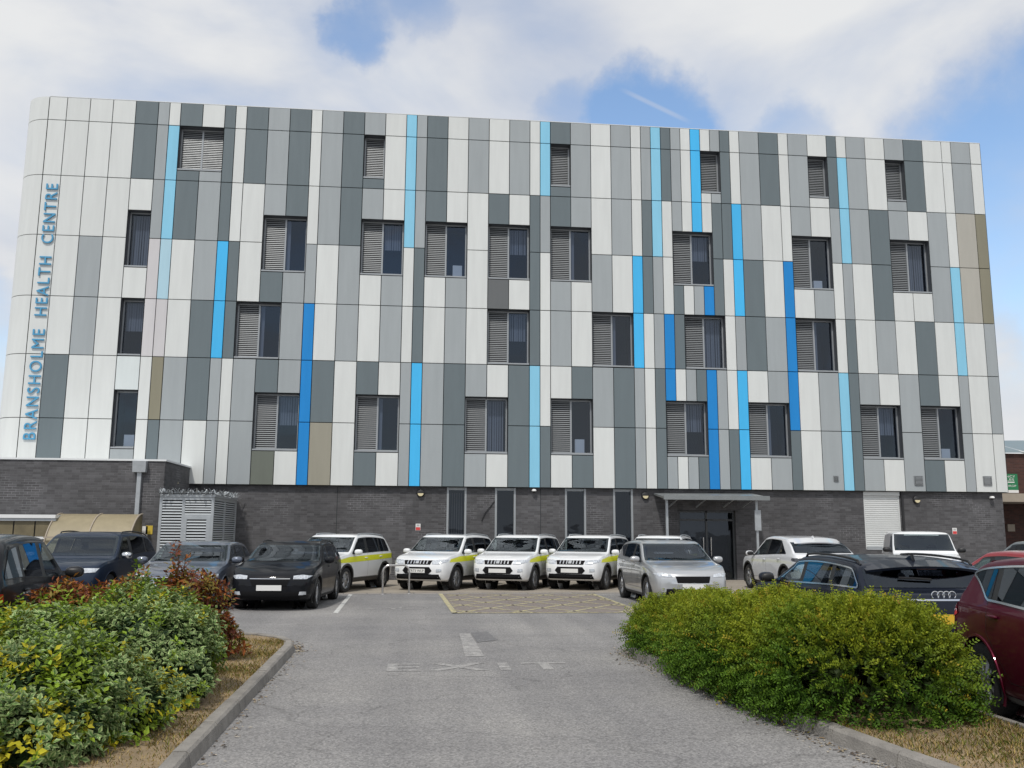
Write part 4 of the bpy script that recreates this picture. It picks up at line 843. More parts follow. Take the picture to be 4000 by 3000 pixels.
class Car:
    def __init__(s, L, W, H, cowl, header, roofr, tail, hood, belt, ax, r, tumble=0.30, ground=0.20, peak=None, dlo=(-.2, -.1), bow=(0.16, 0.10), nose_z=0.70, tail_cut=None, fascia=(0.10, 0.05), crown=0.07):
        s.L, s.W, s.H, s.ax, s.r, s.dlo, s.tumble, s.crown = L, W, H, ax, r, dlo, tumble, crown
        f, b = L/2, -L/2
        s.cowl, s.header, s.roofr, s.tail = cowl, header, roofr, tail
        peak = peak if peak is not None else (header*.4+roofr[0]*.6)*.5
        top = [(b, tail[1]-.34), (b+.018, tail[1]-.12), (b+.06, tail[1]-.035), (tail[0], tail[1]), (tail[0]*.62+roofr[0]*.38, tail[1]*.58+roofr[1]*.42), (roofr[0], roofr[1]), (roofr[0]+.28, roofr[1]*.3+H*.7-.012), (peak, H), (header-.10, H-.025), (header+.03, H-.075),
               (header*.45+cowl[0]*.55, (H-.05)*.42+cowl[1]*.58), (cowl[0], cowl[1]), (cowl[0]+.12, hood[1]), (f-.42, lerp(hood[0], hood[1], .5)), (f-.16, hood[0]), (f-.05, hood[0]-.07), (f-.012, hood[0]-.17), (f, nose_z-.08)]
        s.top = pchip(sorted(set(top))); s.bot = pchip([(b, ground+.22), (b+.12, ground+.10), (ax[1]-.4, ground+.03), (ax[1]+.5, ground), (ax[0]-.5, ground), (ax[0]+.4, ground+.02), (f-.12, ground+.05), (f, ground+.14)])
        s.wid = pchip([(b, W*.86), (b+.05, W*.93), (b+.35, W*.985), (ax[1]+.2, W), (0, W*.99), (ax[0]-.2, W), (f-.45, W*.975), (f-.18, W*.93), (f-.05, W*.87), (f, W*.80)])
        s.beltf = pchip([(b, belt[1]), (ax[1], belt[1]), (0, (belt[0]+belt[1])/2), (cowl[0], belt[0]), (f, belt[0]-.08)])
        s.bow, s.fascia = bow, fascia
        s.make()
    def sec(s, x):
        zt, zb, w = float(s.top(x)), float(s.bot(x)), float(s.wid(x)); bl = min(float(s.beltf(x)), zt-.045); hg = zt-bl
        ze = zt-min(s.crown, .42*hg); we = w*.972-(ze-bl)*s.tumble
        return zt, zb, w, bl, ze, we
    def ring(s, x):
        zt, zb, w, bl, ze, we = s.sec(x); V = lambda y, z: np.array([y, z]); a, c = V(w*.972, bl), V(we, ze); md = max(bl-zb, .1)
        P = [V(0, zb), V(w*.55, zb), V(w*.86, zb+.005), V(w*.93, zb+.03), V(w*.965, zb+.10*min(1, md/.5)), V(w*.985, zb+.28*md), V(w, zb+.5*md), V(w*1.0, zb+.72*md), V(w*.992, zb+.88*md), V(w*.985, zb+.96*md), a, a*.85+c*.15, a*.5+c*.5, a*.12+c*.88, c, V(we*.965, ze+(zt-ze)*.45), V(we*.85, ze+(zt-ze)*.80), V(we*.5, zt-.003), V(0, zt)]
        return chaikin(P, 1)
    def warp(s, p):
        x, y, z = p; f = s.L/2
        if x > f-1.0:
            k = ((x-(f-1.0))/1.0)**2; x -= k*(s.bow[0]*(abs(y)/s.W)**2.4 + s.fascia[0]*max(0, (z-.58)/.4)**2 + .05*max(0, (.38-z)/.2)**2)
        if x < -f+.8:
            k = (((-f+.8)-x)/.8)**2; x += k*(s.bow[1]*(abs(y)/s.W)**2.6 + s.fascia[1]*max(0, (z-.75)/.3)**2 + .05*max(0, (.42-z)/.2)**2)
        return (x, y, z)
    def make(s):
        f = s.L/2
        xs = sorted(set(np.round(np.concatenate([np.linspace(-f, f, 104), [-f+.006, -f+.018, -f+.03, f-.006, f-.012, f-.022, f-.035]]), 4)))
        rings = [s.ring(x) for x in xs]; n = len(rings[0]); vs = []; fs = []
        for sg in (1, -1):
            base = len(vs)
            for x, rg in zip(xs, rings): vs += [s.warp((x, sg*p[0], p[1])) for p in rg]
            for i in range(len(xs)-1):
                for j in range(n-1):
                    q = (base+i*n+j, base+(i+1)*n+j, base+(i+1)*n+j+1, base+i*n+j+1); fs.append(q if sg < 0 else q[::-1])
        for x, rg in ((xs[0], rings[0]), (xs[-1], rings[-1])):
            m = 10; base = len(vs)
            for p in rg: vs += [s.warp((x, p[0]*(1-2*k/m), p[1])) for k in range(m+1)]
            for j in range(n-1):
                for k in range(m): fs.append((base+j*(m+1)+k, base+j*(m+1)+k+1, base+(j+1)*(m+1)+k+1, base+(j+1)*(m+1)+k))
        s.verts, s.faces = [Vector(v) for v in vs], fs
        s.bvh = BVHTree.FromPolygons(s.verts, fs)
    def body(s, van_x=None):
        vs = [v.copy() for v in s.verts]; RA = s.r+.055; ins = set()
        for i, v in enumerate(vs):
            if abs(v.y) > .55*s.W:
                for ax in s.ax:
                    d = math.hypot(v.x-ax, v.z-s.r*1.02)
                    if d < RA: ins.add(i)
        side = s.dlo_poly(xa=van_x) if van_x is not None else s.dlo_poly(); fr_ = s.screen_poly(True); re_ = s.screen_poly(False); cut = set()
        for i, v in enumerate(vs):
            if abs(v.y) > .3*s.W and v.z > .8 and inside((v.x, v.z), side): cut.add((i, 's'))
            if s.header-.05 < v.x < s.cowl[0]+.1 and inside((v.y, v.z), fr_): cut.add((i, 'f'))
            if van_x is None and v.x < s.roofr[0]+.1 and inside((v.y, v.z), re_): cut.add((i, 'b'))
        keep = [f for f in s.faces if not all(i in ins for i in f) and not any(all((i, k) in cut for i in f) for k in 'sfb')]
        used = {i for f in keep for i in f if i in ins}
        for i in used:
            v = vs[i]; ax = min(s.ax, key=lambda a: abs(v.x-a)); d = math.hypot(v.x-ax, v.z-s.r*1.02) or 1e-6; k = RA/d; v.x = ax+(v.x-ax)*k; v.z = s.r*1.02+(v.z-s.r*1.02)*k
        return MB().add(vs, keep)
    # ---- skin pieces lying on the body
    def hit(s, axis, a, b):
        o, d = {'L': (Vector((a, 3, b)), Vector((0, -1, 0))), 'R': (Vector((a, -3, b)), Vector((0, 1, 0))), 'F': (Vector((4, a, b)), Vector((-1, 0, 0))), 'B': (Vector((-4, a, b)), Vector((1, 0, 0))), 'T': (Vector((a, b, 4)), Vector((0, 0, -1)))}[axis]
        loc, nor, _, _ = s.bvh.ray_cast(o, d)
        if loc is None: return None
        if nor.dot(d) > 0: nor = -nor
        return loc, nor
    def patch(s, axis, poly, off=.004, step=.05, mb=None, mi=0, holes=()):
        mb = mb if mb is not None else MB(); pts = []
        n = len(poly)
        for i in range(n):
            a, b = Vector(poly[i]), Vector(poly[(i+1) % n]); k = max(1, int((b-a).length/step)); pts += [a.lerp(b, t/k) for t in range(k)]
        nb = len(pts); P2 = [(p.x, p.y) for p in pts]
        x0, x1, y0, y1 = min(p[0] for p in P2), max(p[0] for p in P2), min(p[1] for p in P2), max(p[1] for p in P2)
        for x in np.arange(x0+step*.5, x1, step):
            for y in np.arange(y0+step*.5, y1, step):
                if inside((x, y), P2): pts.append(Vector((x, y)))
        eds = []
        for h in holes:
            k0 = len(pts); pts += [Vector(p) for p in h]; eds += [(k0+i, k0+(i+1) % len(h)) for i in range(len(h))]
        co, _, fc, _, _, _ = delaunay_2d_cdt(pts, eds, [list(range(nb))], 1, 1e-5)
        if holes: fc = [f for f in fc if not any(inside((sum(co[i].x for i in f)/len(f), sum(co[i].y for i in f)/len(f)), h) for h in holes)]
        vs = []; ok = []
        for c in co:
            h = s.hit(axis, c.x, c.y); ok.append(h is not None); vs.append(h[0]+h[1]*off if h else Vector((0, 0, 0)))
        fc = [tuple(f) for f in fc if all(ok[i] for i in f)]; par = list(range(len(vs)))       # keep the one connected piece
        def fd(i):
            while par[i] != i: par[i] = par[par[i]]; i = par[i]
            return i
        for f in fc:
            for i in f[1:]: par[fd(i)] = fd(f[0])
        cnt = {}
        for f in fc: cnt[fd(f[0])] = cnt.get(fd(f[0]), 0)+1
        if cnt: top = max(cnt, key=cnt.get); fc = [f for f in fc if fd(f[0]) == top]
        mb.add(vs, fc, mi); return mb
    def seam(s, axis, pts, w=.007, off=.002, mb=None, mi=0, step=.06):
        mb = mb if mb is not None else MB(); P = []
        for a, b in zip(pts, pts[1:]):
            a, b = Vector(a), Vector(b); k = max(1, int((b-a).length/step)); P += [a.lerp(b, t/k) for t in range(k)]
        P.append(Vector(pts[-1])); L_ = []
        for i, p in enumerate(P):
            t = (P[min(i+1, len(P)-1)]-P[max(i-1, 0)]).normalized(); nn = Vector((-t.y, t.x))*w/2
            h1, h2 = s.hit(axis, *(p-nn)), s.hit(axis, *(p+nn)); L_.append((h1[0]+h1[1]*off, h2[0]+h2[1]*off) if h1 and h2 else None)
        for a, b in zip(L_, L_[1:]):
            if a and b: mb.add([a[0], b[0], b[1], a[1]], [(0, 1, 2, 3)], mi)
        return mb
    def zs(s, x):            # upper edge of the side glass
        zt, zb, w, bl, ze, we = s.sec(x); return ze-.03
    def dlo_poly(s, xa=None, xb=None, up=0.0, lo=0.0):
        """side glass outline between the belt and the roof rail"""
        (rb, rt) = s.dlo; xmax = s.cowl[0]-.06; N = 46; xs = np.linspace(min(rb, rt)-.02, xmax, N); low = []; high = []
        for x in xs:
            bz = float(s.beltf(x))+.035+lo; hz = s.zs(x)-up-(.03 if x > s.header else 0)
            # slanted rear end
            t = (x-rb)/(rt-rb) if rt > rb else 1
            if rt > rb and x < rt: hz = min(hz, bz+t*(s.zs(rt)-up-bz))
            if rb > rt and x < rb: bz = bz+min(1, (rb-x)/(rb-rt))*(hz-bz)
            if hz-bz > .02 and (xa is None or x >= xa) and (xb is None or x <= xb): low.append((x, bz)); high.append((x, hz))
        return low+high[::-1]
    def screen_poly(s, front=True, inset=.0):
        pts = []; N = 16
        if front: xa, xb = s.header+.06+inset*1.2, s.cowl[0]-.03-inset*1.2
        else: xa, xb = s.roofr[0]-.06-inset*.8, s.tail[0]+.05+inset*.8
        for x in np.linspace(xa, xb, N):
            zt, zb, w, bl, ze, we = s.sec(x); pts.append((we*.955-.02-inset, zt-.012))
        return pts + [(-p[0], p[1]) for p in pts[::-1]]
def mir(poly): return [(-a, b) for a, b in poly]

wheel_cache = {}
def wheel_meshes(r, w, style):
    k = (r, w, style)
    if k in wheel_cache: return wheel_cache[k]
    rr = r*.69
    ty = MB().lathe([(rr-.012, -w*.40), (rr+.004, -w*.49), (r-.035, -w*.5), (r-.008, -w*.43), (r, -w*.28), (r, w*.28), (r-.008, w*.43), (r-.035, w*.5), (rr+.004, w*.49), (rr-.012, w*.40)], 'y', 36).mesh('tyre', 'tyre', True, 40)
    rm = MB(); rm.lathe([(rr-.010, w*.46), (rr+.006, w*.47), (rr+.004, w*.40), (rr-.03, w*.30), (rr-.04, -w*.4)], 'y', 36, mi=0)
    rm.lathe([(0, w*.10), (rr-.03, w*.10)], 'y', 24, mi=1)
    ns = {'five': 5, 'ten': 10, 'six': 6}[style]
    for i in range(ns):
        a = 2*math.pi*i/ns; ca, sa = math.cos(a), math.sin(a); w0, w1 = (.036, .026) if ns < 9 else (.020, .016)
        for dv in ((-.016, .016) if style == 'five' else (0,)):
            u = Vector((ca, 0, sa)); v = Vector((-sa, 0, ca)); c0 = v*dv*.6; c1 = v*dv*2.4; pts = []
            for (rad, hw, c, yy) in ((.03, w0, c0, w*.40), (rr-.012, w1, c1, w*.36)):
                p = u*rad+c; pts += [p-v*hw+Vector((0, yy-.03, 0)), p-v*hw*.6+Vector((0, yy, 0)), p+v*hw*.6+Vector((0, yy, 0)), p+v*hw+Vector((0, yy-.03, 0))]
            rm.add(pts, [(0, 1, 5, 4), (1, 2, 6, 5), (2, 3, 7, 6)])
    rm.lathe([(0, w*.43), (.045, w*.42), (.062, w*.38), (.065, w*.3)], 'y', 20)
    me = rm.mesh('rim', ['alloy', 'wheel_well'], True, 40); wheel_cache[k] = (ty, me); return ty, me

def finish_car(S, root, paint, opt):
    """body, glazing, wheels, lamps; every piece a mesh of its own in the car's own axes"""
    P = lambda mb, name, mats, par=root, sm=True, sharp=42: mb.build(name, mats, par, sm, sharp, local=True)
    W, H, f = S.W, S.H, S.L/2
    body = P(S.body(opt['pillars'][0] if opt.get('van') else None), 'body', [paint])
    # wheel wells, arches, wheels
    for ax in S.ax:
        for sg in (1, -1):
            wells = MB(); RA = S.r+.052; n = 20; vs = []
            for i in range(n+1):
                a = R(-25+230*i/n)
                for y in (W*.98, W*.45): vs.append((ax+RA*math.cos(a), sg*y, S.r*1.02+RA*math.sin(a)))
            wells.add(vs, [(2*i, 2*i+2, 2*i+3, 2*i+1) for i in range(n)]); wells.add([(ax+RA*math.cos(R(k*18)), sg*W*.45, S.r*1.02+RA*math.sin(R(k*18))) for k in range(20)], [tuple(range(20))]); P(wells, 'wheel_well', 'wheel_well', body)
    aw = opt.get('arch', .012)
    for ax in S.ax:
        for sg in (1, -1):
            mb = MB(); n = 30; rows = []
            for i in range(n+1):
                a = R(-28+236*i/n); pr = []
                for (rr, off) in ((S.r+.045, -.02), (S.r+.05, .012), (S.r+.055+aw, .010), (S.r+.06+aw, -.006)):
                    x, z = ax+rr*math.cos(a), S.r*1.02+rr*math.sin(a); h = S.hit('L' if sg > 0 else 'R', x, max(z, float(S.bot(x))+.06)); y = abs(h[0].y) if h else W*.95; pr.append((x, sg*(min(y, W)+off), z))
                rows.append(pr)
            vs = [p for r_ in rows for p in r_]; P(mb.add(vs, [(i*4+j, i*4+4+j, i*4+5+j, i*4+1+j) for i in range(n) for j in range(3)]), 'wheel_arch', opt.get('arch_mat', paint))
    ty, rm = wheel_meshes(S.r, opt.get('tw', .215), opt.get('rim', 'five'))
    for ax in S.ax:
        for sg in (1, -1):
            w = link(bpy.data.objects.new('wheel', ty)); w.parent = root; w.location = (ax, sg*(W-.125), S.r); w.rotation_euler = (0, random.uniform(0, 6), 0 if sg > 0 else math.pi)
            q = link(bpy.data.objects.new('rim', rm)); q.parent = w
    # glazing
    glass = opt.get('glass', 'car_glass'); rglass = opt.get('rear_glass', 'privacy_glass')
    P(S.patch('F', S.screen_poly(True), .003, holes=[S.screen_poly(True, .05)]), 'windscreen_seal', 'trim'); P(S.patch('F', S.screen_poly(True), .007), 'windscreen', glass)
    if not opt.get('van'): P(S.patch('B', S.screen_poly(False), .003, holes=[S.screen_poly(False, .05)]), 'rear_window_seal', 'trim'); P(S.patch('B', S.screen_poly(False), .007), 'rear_window', rglass)
    bx, cx = opt.get('pillars', (-.05, -1.0))
    for ax_, nm in (('L', 1), ('R', -1)):
        if opt.get('van'):
            P(S.patch(ax_, S.dlo_poly(xa=bx), .003, holes=[S.dlo_poly(bx+.04, None, .045, .04)]), 'window_trim', 'trim'); P(S.patch(ax_, S.dlo_poly(xa=bx), .007), 'side_window', glass); continue
        spans = [((bx+.05, None), glass), ((cx+.035, bx-.05), rglass), ((None, cx-.035), rglass)]; hol = [S.dlo_poly(a_[0], a_[1], .045, .04) for a_, _ in spans]; hol = [h for h in hol if len(h) > 7]
        P(S.patch(ax_, S.dlo_poly(), .003, holes=hol), 'window_trim', 'trim')
        for (xa, xb), gm_ in spans:
            pl = S.dlo_poly(xa, xb, .015, .01)
            if len(pl) > 5: P(S.patch(ax_, pl, .007), 'side_window', gm_)
        if opt.get('chrome_dlo'):
            pl = S.dlo_poly(); k = len(pl)//2; P(S.seam(ax_, pl[:k][::-1]+pl[k:][::-1][:0], .02, .010), 'chrome_strip', 'chrome')
            P(S.seam(ax_, pl[k:], .018, .010), 'chrome_strip', 'chrome')
            P(S.seam(ax_, [pl[0], pl[-1]], .03, .010), 'chrome_strip', 'chrome')
    # cabin
    sx = bx-.05; st = min(S.H-.50, 1.0)
    if S.H > 1.7: st = 1.12
    for sg in (1, -1):
        q = MB(); y = sg*.37; q.box((sx-.05, y-.24, .38), (sx+.50, y+.24, .56), bev=.05); q.add([(sx+.06, y-.23, .5), (sx+.06, y+.23, .5), (sx-.12, y+.21, st), (sx-.12, y-.21, st), (sx-.08, y-.23, .5), (sx-.08, y+.23, .5), (sx-.22, y+.21, st), (sx-.22, y-.21, st)], [(0, 1, 2, 3), (4, 7, 6, 5), (3, 2, 6, 7), (0, 4, 5, 1), (0, 3, 7, 4), (1, 5, 6, 2)]); q.box((sx-.24, y-.13, st+.03), (sx-.15, y+.13, st+.19), bev=.03); P(q, 'seat', 'cabin', root, False)
    if not opt.get('van'):
        rx = sx-.88; q = MB(); q.box((rx-.02, -.62, .42), (rx+.42, .62, .58), bev=.05); q.box((rx-.22, -.62, .5), (rx-.06, .62, st-.06), bev=.05)
        for y in (-.38, 0, .38): q.box((rx-.22, y-.12, st-.05), (rx-.13, y+.12, st+.09), bev=.03)
        P(q, 'rear_seat', 'cabin', root, False)
    dx = S.cowl[0]-.16; dz = S.cowl[1]-.10; P(MB().box((dx-.42, -W*.80, dz-.32), (dx+.02, W*.80, dz), bev=.06), 'dashboard', 'cabin', root, False)
    P(MB().tube([(dx-.52-.05*math.sin(a), -.37+.18*math.cos(a), dz-.06+.18*math.sin(a)) for a in np.linspace(0, 2*math.pi, 19)], .016, 6, cap=False), 'steering_wheel', 'cabin')
    P(MB().box((S.header-.02, -.11, S.H-.24), (S.header+.02, .11, S.H-.17), bev=.012), 'rear_view_mirror', 'trim', root, False)
    # doors
    zb = S.r*.62+.18; bel = lambda x: float(S.beltf(x))
    for ax_ in ('L', 'R'):
        mb = MB(); xf = S.cowl[0]-.12; xr = max(cx-.12, S.ax[1]+S.r*.2)
        S.seam(ax_, [(xf, bel(xf)+.01), (xf+.04, .7), (xf-.03, zb)], mb=mb); S.seam(ax_, [(bx, bel(bx)+.02), (bx, zb)], mb=mb); S.seam(ax_, [(xf-.03, zb), (xr+.35, zb)], mb=mb)
        S.seam(ax_, [(xr, bel(xr)+.02), (xr-.02, .78), (xr+.25, .5), (xr+.35, zb)], mb=mb); P(mb, 'door_seam', 'trim')
        for xh in (bx+.13, xr+.13):
            z = bel(xh)-.10; h = S.hit(ax_, xh, z)
            if h:
                sg = 1 if ax_ == 'L' else -1; P(MB().ell((xh, h[0].y+sg*.014, z), (.10, .018, .017), p=.7), 'door_handle', opt.get('handle', paint))
        S_ = opt.get('sill', 'trim')
        P(S.patch(ax_, [(S.ax[1]+S.r+.07, float(S.bot(0))+.02), (S.ax[0]-S.r-.07, float(S.bot(0))+.02), (S.ax[0]-S.r-.07, float(S.bot(0))+opt.get('sill_h', .08)), (S.ax[1]+S.r+.07, float(S.bot(0))+opt.get('sill_h', .08))], .006), 'sill', S_)
    # mirrors
    for sg in (1, -1):
        xm = S.cowl[0]-opt.get('mx', .22); zm = bel(xm)+opt.get('mz', .09); h = S.hit('L' if sg > 0 else 'R', xm, zm-.06); yb = abs(h[0].y) if h else W*.9
        m = P(MB().ell((xm, sg*(yb+.15), zm), (.085, .115, .075), 14, 10, p=.75), 'door_mirror', opt.get('mirror', paint))
        P(MB().box((xm-.03, sg*(yb-.03), zm-.065), (xm+.04, sg*(yb+.10), zm-.03)), 'mirror_arm', 'trim', m, False)
        P(MB().ell((xm-.055, sg*(yb+.15), zm), (.045, .098, .060), 12, 8, p=.75), 'mirror_glass', 'trim', m)
    # bumpers, lamps
    for (axis, polys, nm, mat, off) in opt.get('decals', []):
        for pl in polys: P(S.patch(axis, pl, off, .035), nm, mat)
    # plates
    def plate(axis, z, mat, text=None):
        h = S.hit(axis, 0, z); x = h[0].x; sg = 1 if axis == 'F' else -1
        pl = P(MB().box((min(x+sg*.004, x+sg*.018), -.26, z-.056), (max(x+sg*.004, x+sg*.018), .26, z+.056)), 'number_plate', mat, root, False)
        if text:
            me = text_mesh(text, .085, 0.0, 0.0, 1.05); xs_ = [v.co.x for v in me.vertices]; c = (min(xs_)+max(xs_))/2; s_ = .46/(max(xs_)-min(xs_))
            for v in me.vertices: v.co = (x+sg*.020, sg*(v.co.x-c)*s_, z-.034+v.co.y*1.15)
            me.materials.clear(); me.materials.append(MATS['plate_text']); q = link(bpy.data.objects.new('plate_text', me)); q.parent = pl
    if opt.get('plate_f'): plate('F', opt['plate_f'], 'plate_white', opt.get('plate_text'))
    if opt.get('plate_b'): plate('B', opt['plate_b'], 'plate_yellow', opt.get('plate_text_b'))
    if opt.get('rails'):
        for sg in (1, -1):
            pts = []
            for x in np.linspace(S.roofr[0]+.12, S.header-.22, 9):
                zt, zb_, w, bl, ze, we = S.sec(x); e = 0 if abs(x-(S.roofr[0]+S.header-.1)/2) < 10 else 0; pts.append((x, sg*(we*.92), ze+.075))
            pts = [(pts[0][0]-.06, pts[0][1], pts[0][2]-.05)]+pts+[(pts[-1][0]+.06, pts[-1][1], pts[-1][2]-.05)]; P(MB().tube(pts, .016, 6), 'roof_rail', opt['rails'])
    if opt.get('fin'):
        x = S.roofr[0]+.22; z = float(S.top(x)); P(MB().add([(x-.10, -.02, z-.01), (x-.10, .02, z-.01), (x+.10, .02, z), (x+.10, -.02, z), (x-.09, -.006, z+.07), (x-.09, .006, z+.07), (x-.03, .006, z+.06), (x-.03, -.006, z+.06)], [(0, 1, 2, 3), (4, 7, 6, 5), (0, 4, 5, 1), (1, 5, 6, 2), (2, 6, 7, 3), (3, 7, 4, 0)]), 'antenna_fin', opt['fin'], root, False)
    if opt.get('spoiler'):
        x0 = S.roofr[0]-opt.get('spl', .20); z0 = S.roofr[1]-.005; wv = S.sec(S.roofr[0])[5]*.92; mb = MB(); pts = []
        for t in np.linspace(-1, 1, 15):
            y = wv*t; dz = -.055*abs(t)**2.2; dx = .10*abs(t)**2.5; pts += [(x0+dx, y, z0+dz-.015), (S.roofr[0]+.20, y, S.hit('T', S.roofr[0]+.20, y*.97)[0].z+.004), (S.roofr[0]+.18, y, z0+dz-.06), (x0+dx+.012, y, z0+dz-.045)]
        fs = [(i*4+j, i*4+4+j, i*4+4+(j+1) % 4, i*4+(j+1) % 4) for i in range(14) for j in range(4)]+[(0, 1, 2, 3), (56, 59, 58, 57)]
        P(mb.add(pts, fs), 'roof_spoiler', paint); P(MB().box((x0+.02, -.13, z0-.052), (x0+.03, .13, z0-.04)), 'brake_light', 'lamp_darkred', root, False)
    if opt.get('wiper'):
        z = S.tail[1]+.10; a = S.hit('B', -.02, z); b_ = S.hit('B', .38, z+.02)
        P(MB().tube([a[0]+a[1]*.03, a[0].lerp(b_[0], .6)+a[1]*.035, b_[0]+b_[1]*.03], .014, 6), 'rear_wiper', 'trim')
    return root

def both(poly): return [poly, mir(poly)]
def front_set(S, z_l=.78, hl=None, grille=None, lower=None, fog=None, lamp='lamp_clear', gm='grille_black'):
    d = []
    if lower: d.append(('F', [lower], 'lower_grille', 'grille_black', .006))
    if grille: d.append(('F', grille, 'grille', gm, .008))
    if hl: d.append(('F', both(hl), 'headlight', lamp, .010))
    if fog: d.append(('F', both(fog), 'fog_light', 'lamp_clear', .012))
    return d

# ---- the small white SUV
S_SUV = Car(4.17, .885, 1.585, (1.04, 1.08), .36, (-1.58, 1.49), (-1.95, 1.08), (.90, 1.045), (.985, 1.03), (1.22, -1.28), .335, tumble=.27, ground=.24, dlo=(-1.66, -1.48), nose_z=.66, bow=(.15, .09), fascia=(.09, .05))
def suv(loc, th, label, text=None):
    t = thing('parked_car', label, 'car', loc, th, 'white estate cars with a yellow stripe'); W = S_SUV.W
    yl = .335
    d = [('F', [[(-.70, .33), (.70, .33), (.66, .47), (-.66, .47)]], 'lower_grille', 'grille_black', .007),
         ('F', [[(-.36, .47), (.36, .47), (.46, .57), (.38, .67), (-.38, .67), (-.46, .57)]], 'lower_grille', 'grille_black', .009),
         ('F', [[(-.40, .735), (.40, .735), (.44, .85), (-.44, .85)]], 'grille', 'grille_black', .009),
         ('F', both([(.44, .75), (.62, .745), (.80, .80), (.83, .875), (.60, .865), (.44, .85)]), 'headlight', 'lamp_clear', .010),
         ('F', both([(.58, .53), (.72, .545), (.72, .62), (.58, .62)]), 'fog_light', 'lamp_clear', .012),
         ('F', [[(-.30+k*.10-.016, .75), (-.30+k*.10+.016, .75), (-.30+k*.10+.022, .84), (-.30+k*.10-.012, .84)] for k in range(7) if k != 3], 'grille_bar', 'chrome', .018),
         ('F', [[(-.05, .76), (.05, .76), (.05, .795), (.0, .80), (-.05, .79)], [(-.05, .80), (.0, .792), (.05, .80), (.05, .835), (-.05, .835)]], 'emblem', 'chrome', .022),
         ('F', [[(-.44, .468), (.44, .468), (.44, .478), (-.44, .478)]], 'bumper_trim', 'chrome', .012),
         ('B', both([(.50, .86), (.82, .84), (.82, 1.02), (.56, 1.0)]), 'tail_light', 'lamp_red', .010),
         ('L', [[(-1.99, .86), (-1.80, .88), (-1.83, 1.0), (-1.985, 1.01)]], 'tail_light', 'lamp_darkred', .010), ('R', [[(-1.99, .86), (-1.80, .88), (-1.83, 1.0), (-1.985, 1.01)]], 'tail_light', 'lamp_darkred', .010)]
    for a in ('L', 'R'):
        d.append((a, [[(-1.80, .86), (1.05, .80), (1.70, .80), (1.62, .885), (1.05, .955), (-1.83, 1.005)]], 'yellow_stripe', 'hi_vis', .005))
    finish_car(S_SUV, t, 'paint_white', dict(arch=.05, arch_mat='trim', sill_h=.14, rim='five', decals=d, plate_f=.565, plate_b=.72, plate_text=text, rails='galvanised', mirror='paint_white', handle='paint_white', pillars=(-.12, -.98), mx=.26))
    return t
suv((-2.30, 27.05, 0), R(-112), 'white car with a yellow stripe seen from its side, left of the steel hoop')
s2 = suv((0.90, 28.02, 0), R(-117), 'white car with a yellow stripe facing out behind the steel hoop', 'YR73 WLP')
for k, lb in ((1, 'white car with a yellow stripe, second in the row right of the hoop'), (2, 'white car with a yellow stripe, third in the row right of the hoop'), (3, 'white car with a yellow stripe, mostly hidden by the silver car')):
    c = copy_tree(s2); c.location = (0.90+2.22*k, 28.05+.05*k, 0); c.rotation_euler = (0, 0, R(-117+(0, 2.2, -1.4, 1.0)[k])); c['label'] = lb
    for ch in list(c.children):
        if ch.name.startswith('number_plate'):
            for g in list(ch.children): bpy.data.objects.remove(g)

# ---- hatchback, estate, crossovers, van
def mk(name, label, S, paint, loc, th, opt, cat='car', group=None):
    t = thing(name, label, cat, loc, th, group); finish_car(S, t, paint, opt); return t
S_HATCH = Car(4.30, .90, 1.43, (.98, 1.00), .22, (-1.52, 1.33), (-1.92, 1.02), (.80, .965), (.92, 1.0), (1.33, -1.33), .325, tumble=.36, ground=.17, dlo=(-1.72, -1.42), nose_z=.60, bow=(.22, .13), fascia=(.16, .08))
S_EST = Car(4.60, .92, 1.39, (1.05, .97), .25, (-1.72, 1.30), (-2.08, 1.0), (.80, .96), (.92, .98), (1.42, -1.42), .33, tumble=.36, ground=.17, dlo=(-1.88, -1.60), nose_z=.60, bow=(.22, .13), fascia=(.16, .08))
S_CROSS = Car(4.42, .92, 1.62, (1.02, 1.10), .34, (-1.60, 1.48), (-2.0, 1.12), (.92, 1.05), (1.0, 1.10), (1.32, -1.33), .36, tumble=.31, ground=.22, dlo=(-1.78, -1.42), nose_z=.68, bow=(.2, .12), fascia=(.14, .06))
S_ARIYA = Car(4.60, .925, 1.60, (1.12, 1.04), .40, (-1.42, 1.45), (-2.10, 1.13), (.90, 1.02), (.97, 1.06), (1.40, -1.38), .365, tumble=.38, ground=.22, dlo=(-1.50, -.92), nose_z=.68, bow=(.2, .16), fascia=(.14, .10), peak=-.05)
S_VAN = Car(4.40, .915, 1.76, (1.18, 1.17), .55, (-1.98, 1.72), (-2.10, 1.16), (.95, 1.10), (1.08, 1.08), (1.38, -1.35), .325, tumble=.15, ground=.22, dlo=(-1.7, -1.6), nose_z=.68, bow=(.2, .05), fascia=(.14, .02), crown=.11)
S_RED = Car(4.25, .90, 1.50, (1.0, 1.02), .26, (-1.50, 1.40), (-1.88, 1.03), (.84, .99), (.94, 1.04), (1.30, -1.32), .335, tumble=.33, ground=.19, dlo=(-1.12, -1.52), nose_z=.62, bow=(.2, .16), fascia=(.14, .10))
FR = dict(hl=[(.46, .655), (.68, .64), (.83, .70), (.84, .755), (.62, .745), (.48, .72)], grille=[[(-.34, .56), (.34, .56), (.42, .68), (.32, .72), (-.32, .72), (-.42, .68)]], lower=[(-.62, .27), (.62, .27), (.58, .42), (-.58, .42)])
REAR = [('B', both([(.50, .80), (.80, .76), (.86, .86), (.80, .93), (.52, .90)]), 'tail_light', 'lamp_red', .010), ('B', [[(-.6, .30), (.6, .30), (.64, .42), (-.64, .42)]], 'rear_bumper_trim', 'trim', .007)]
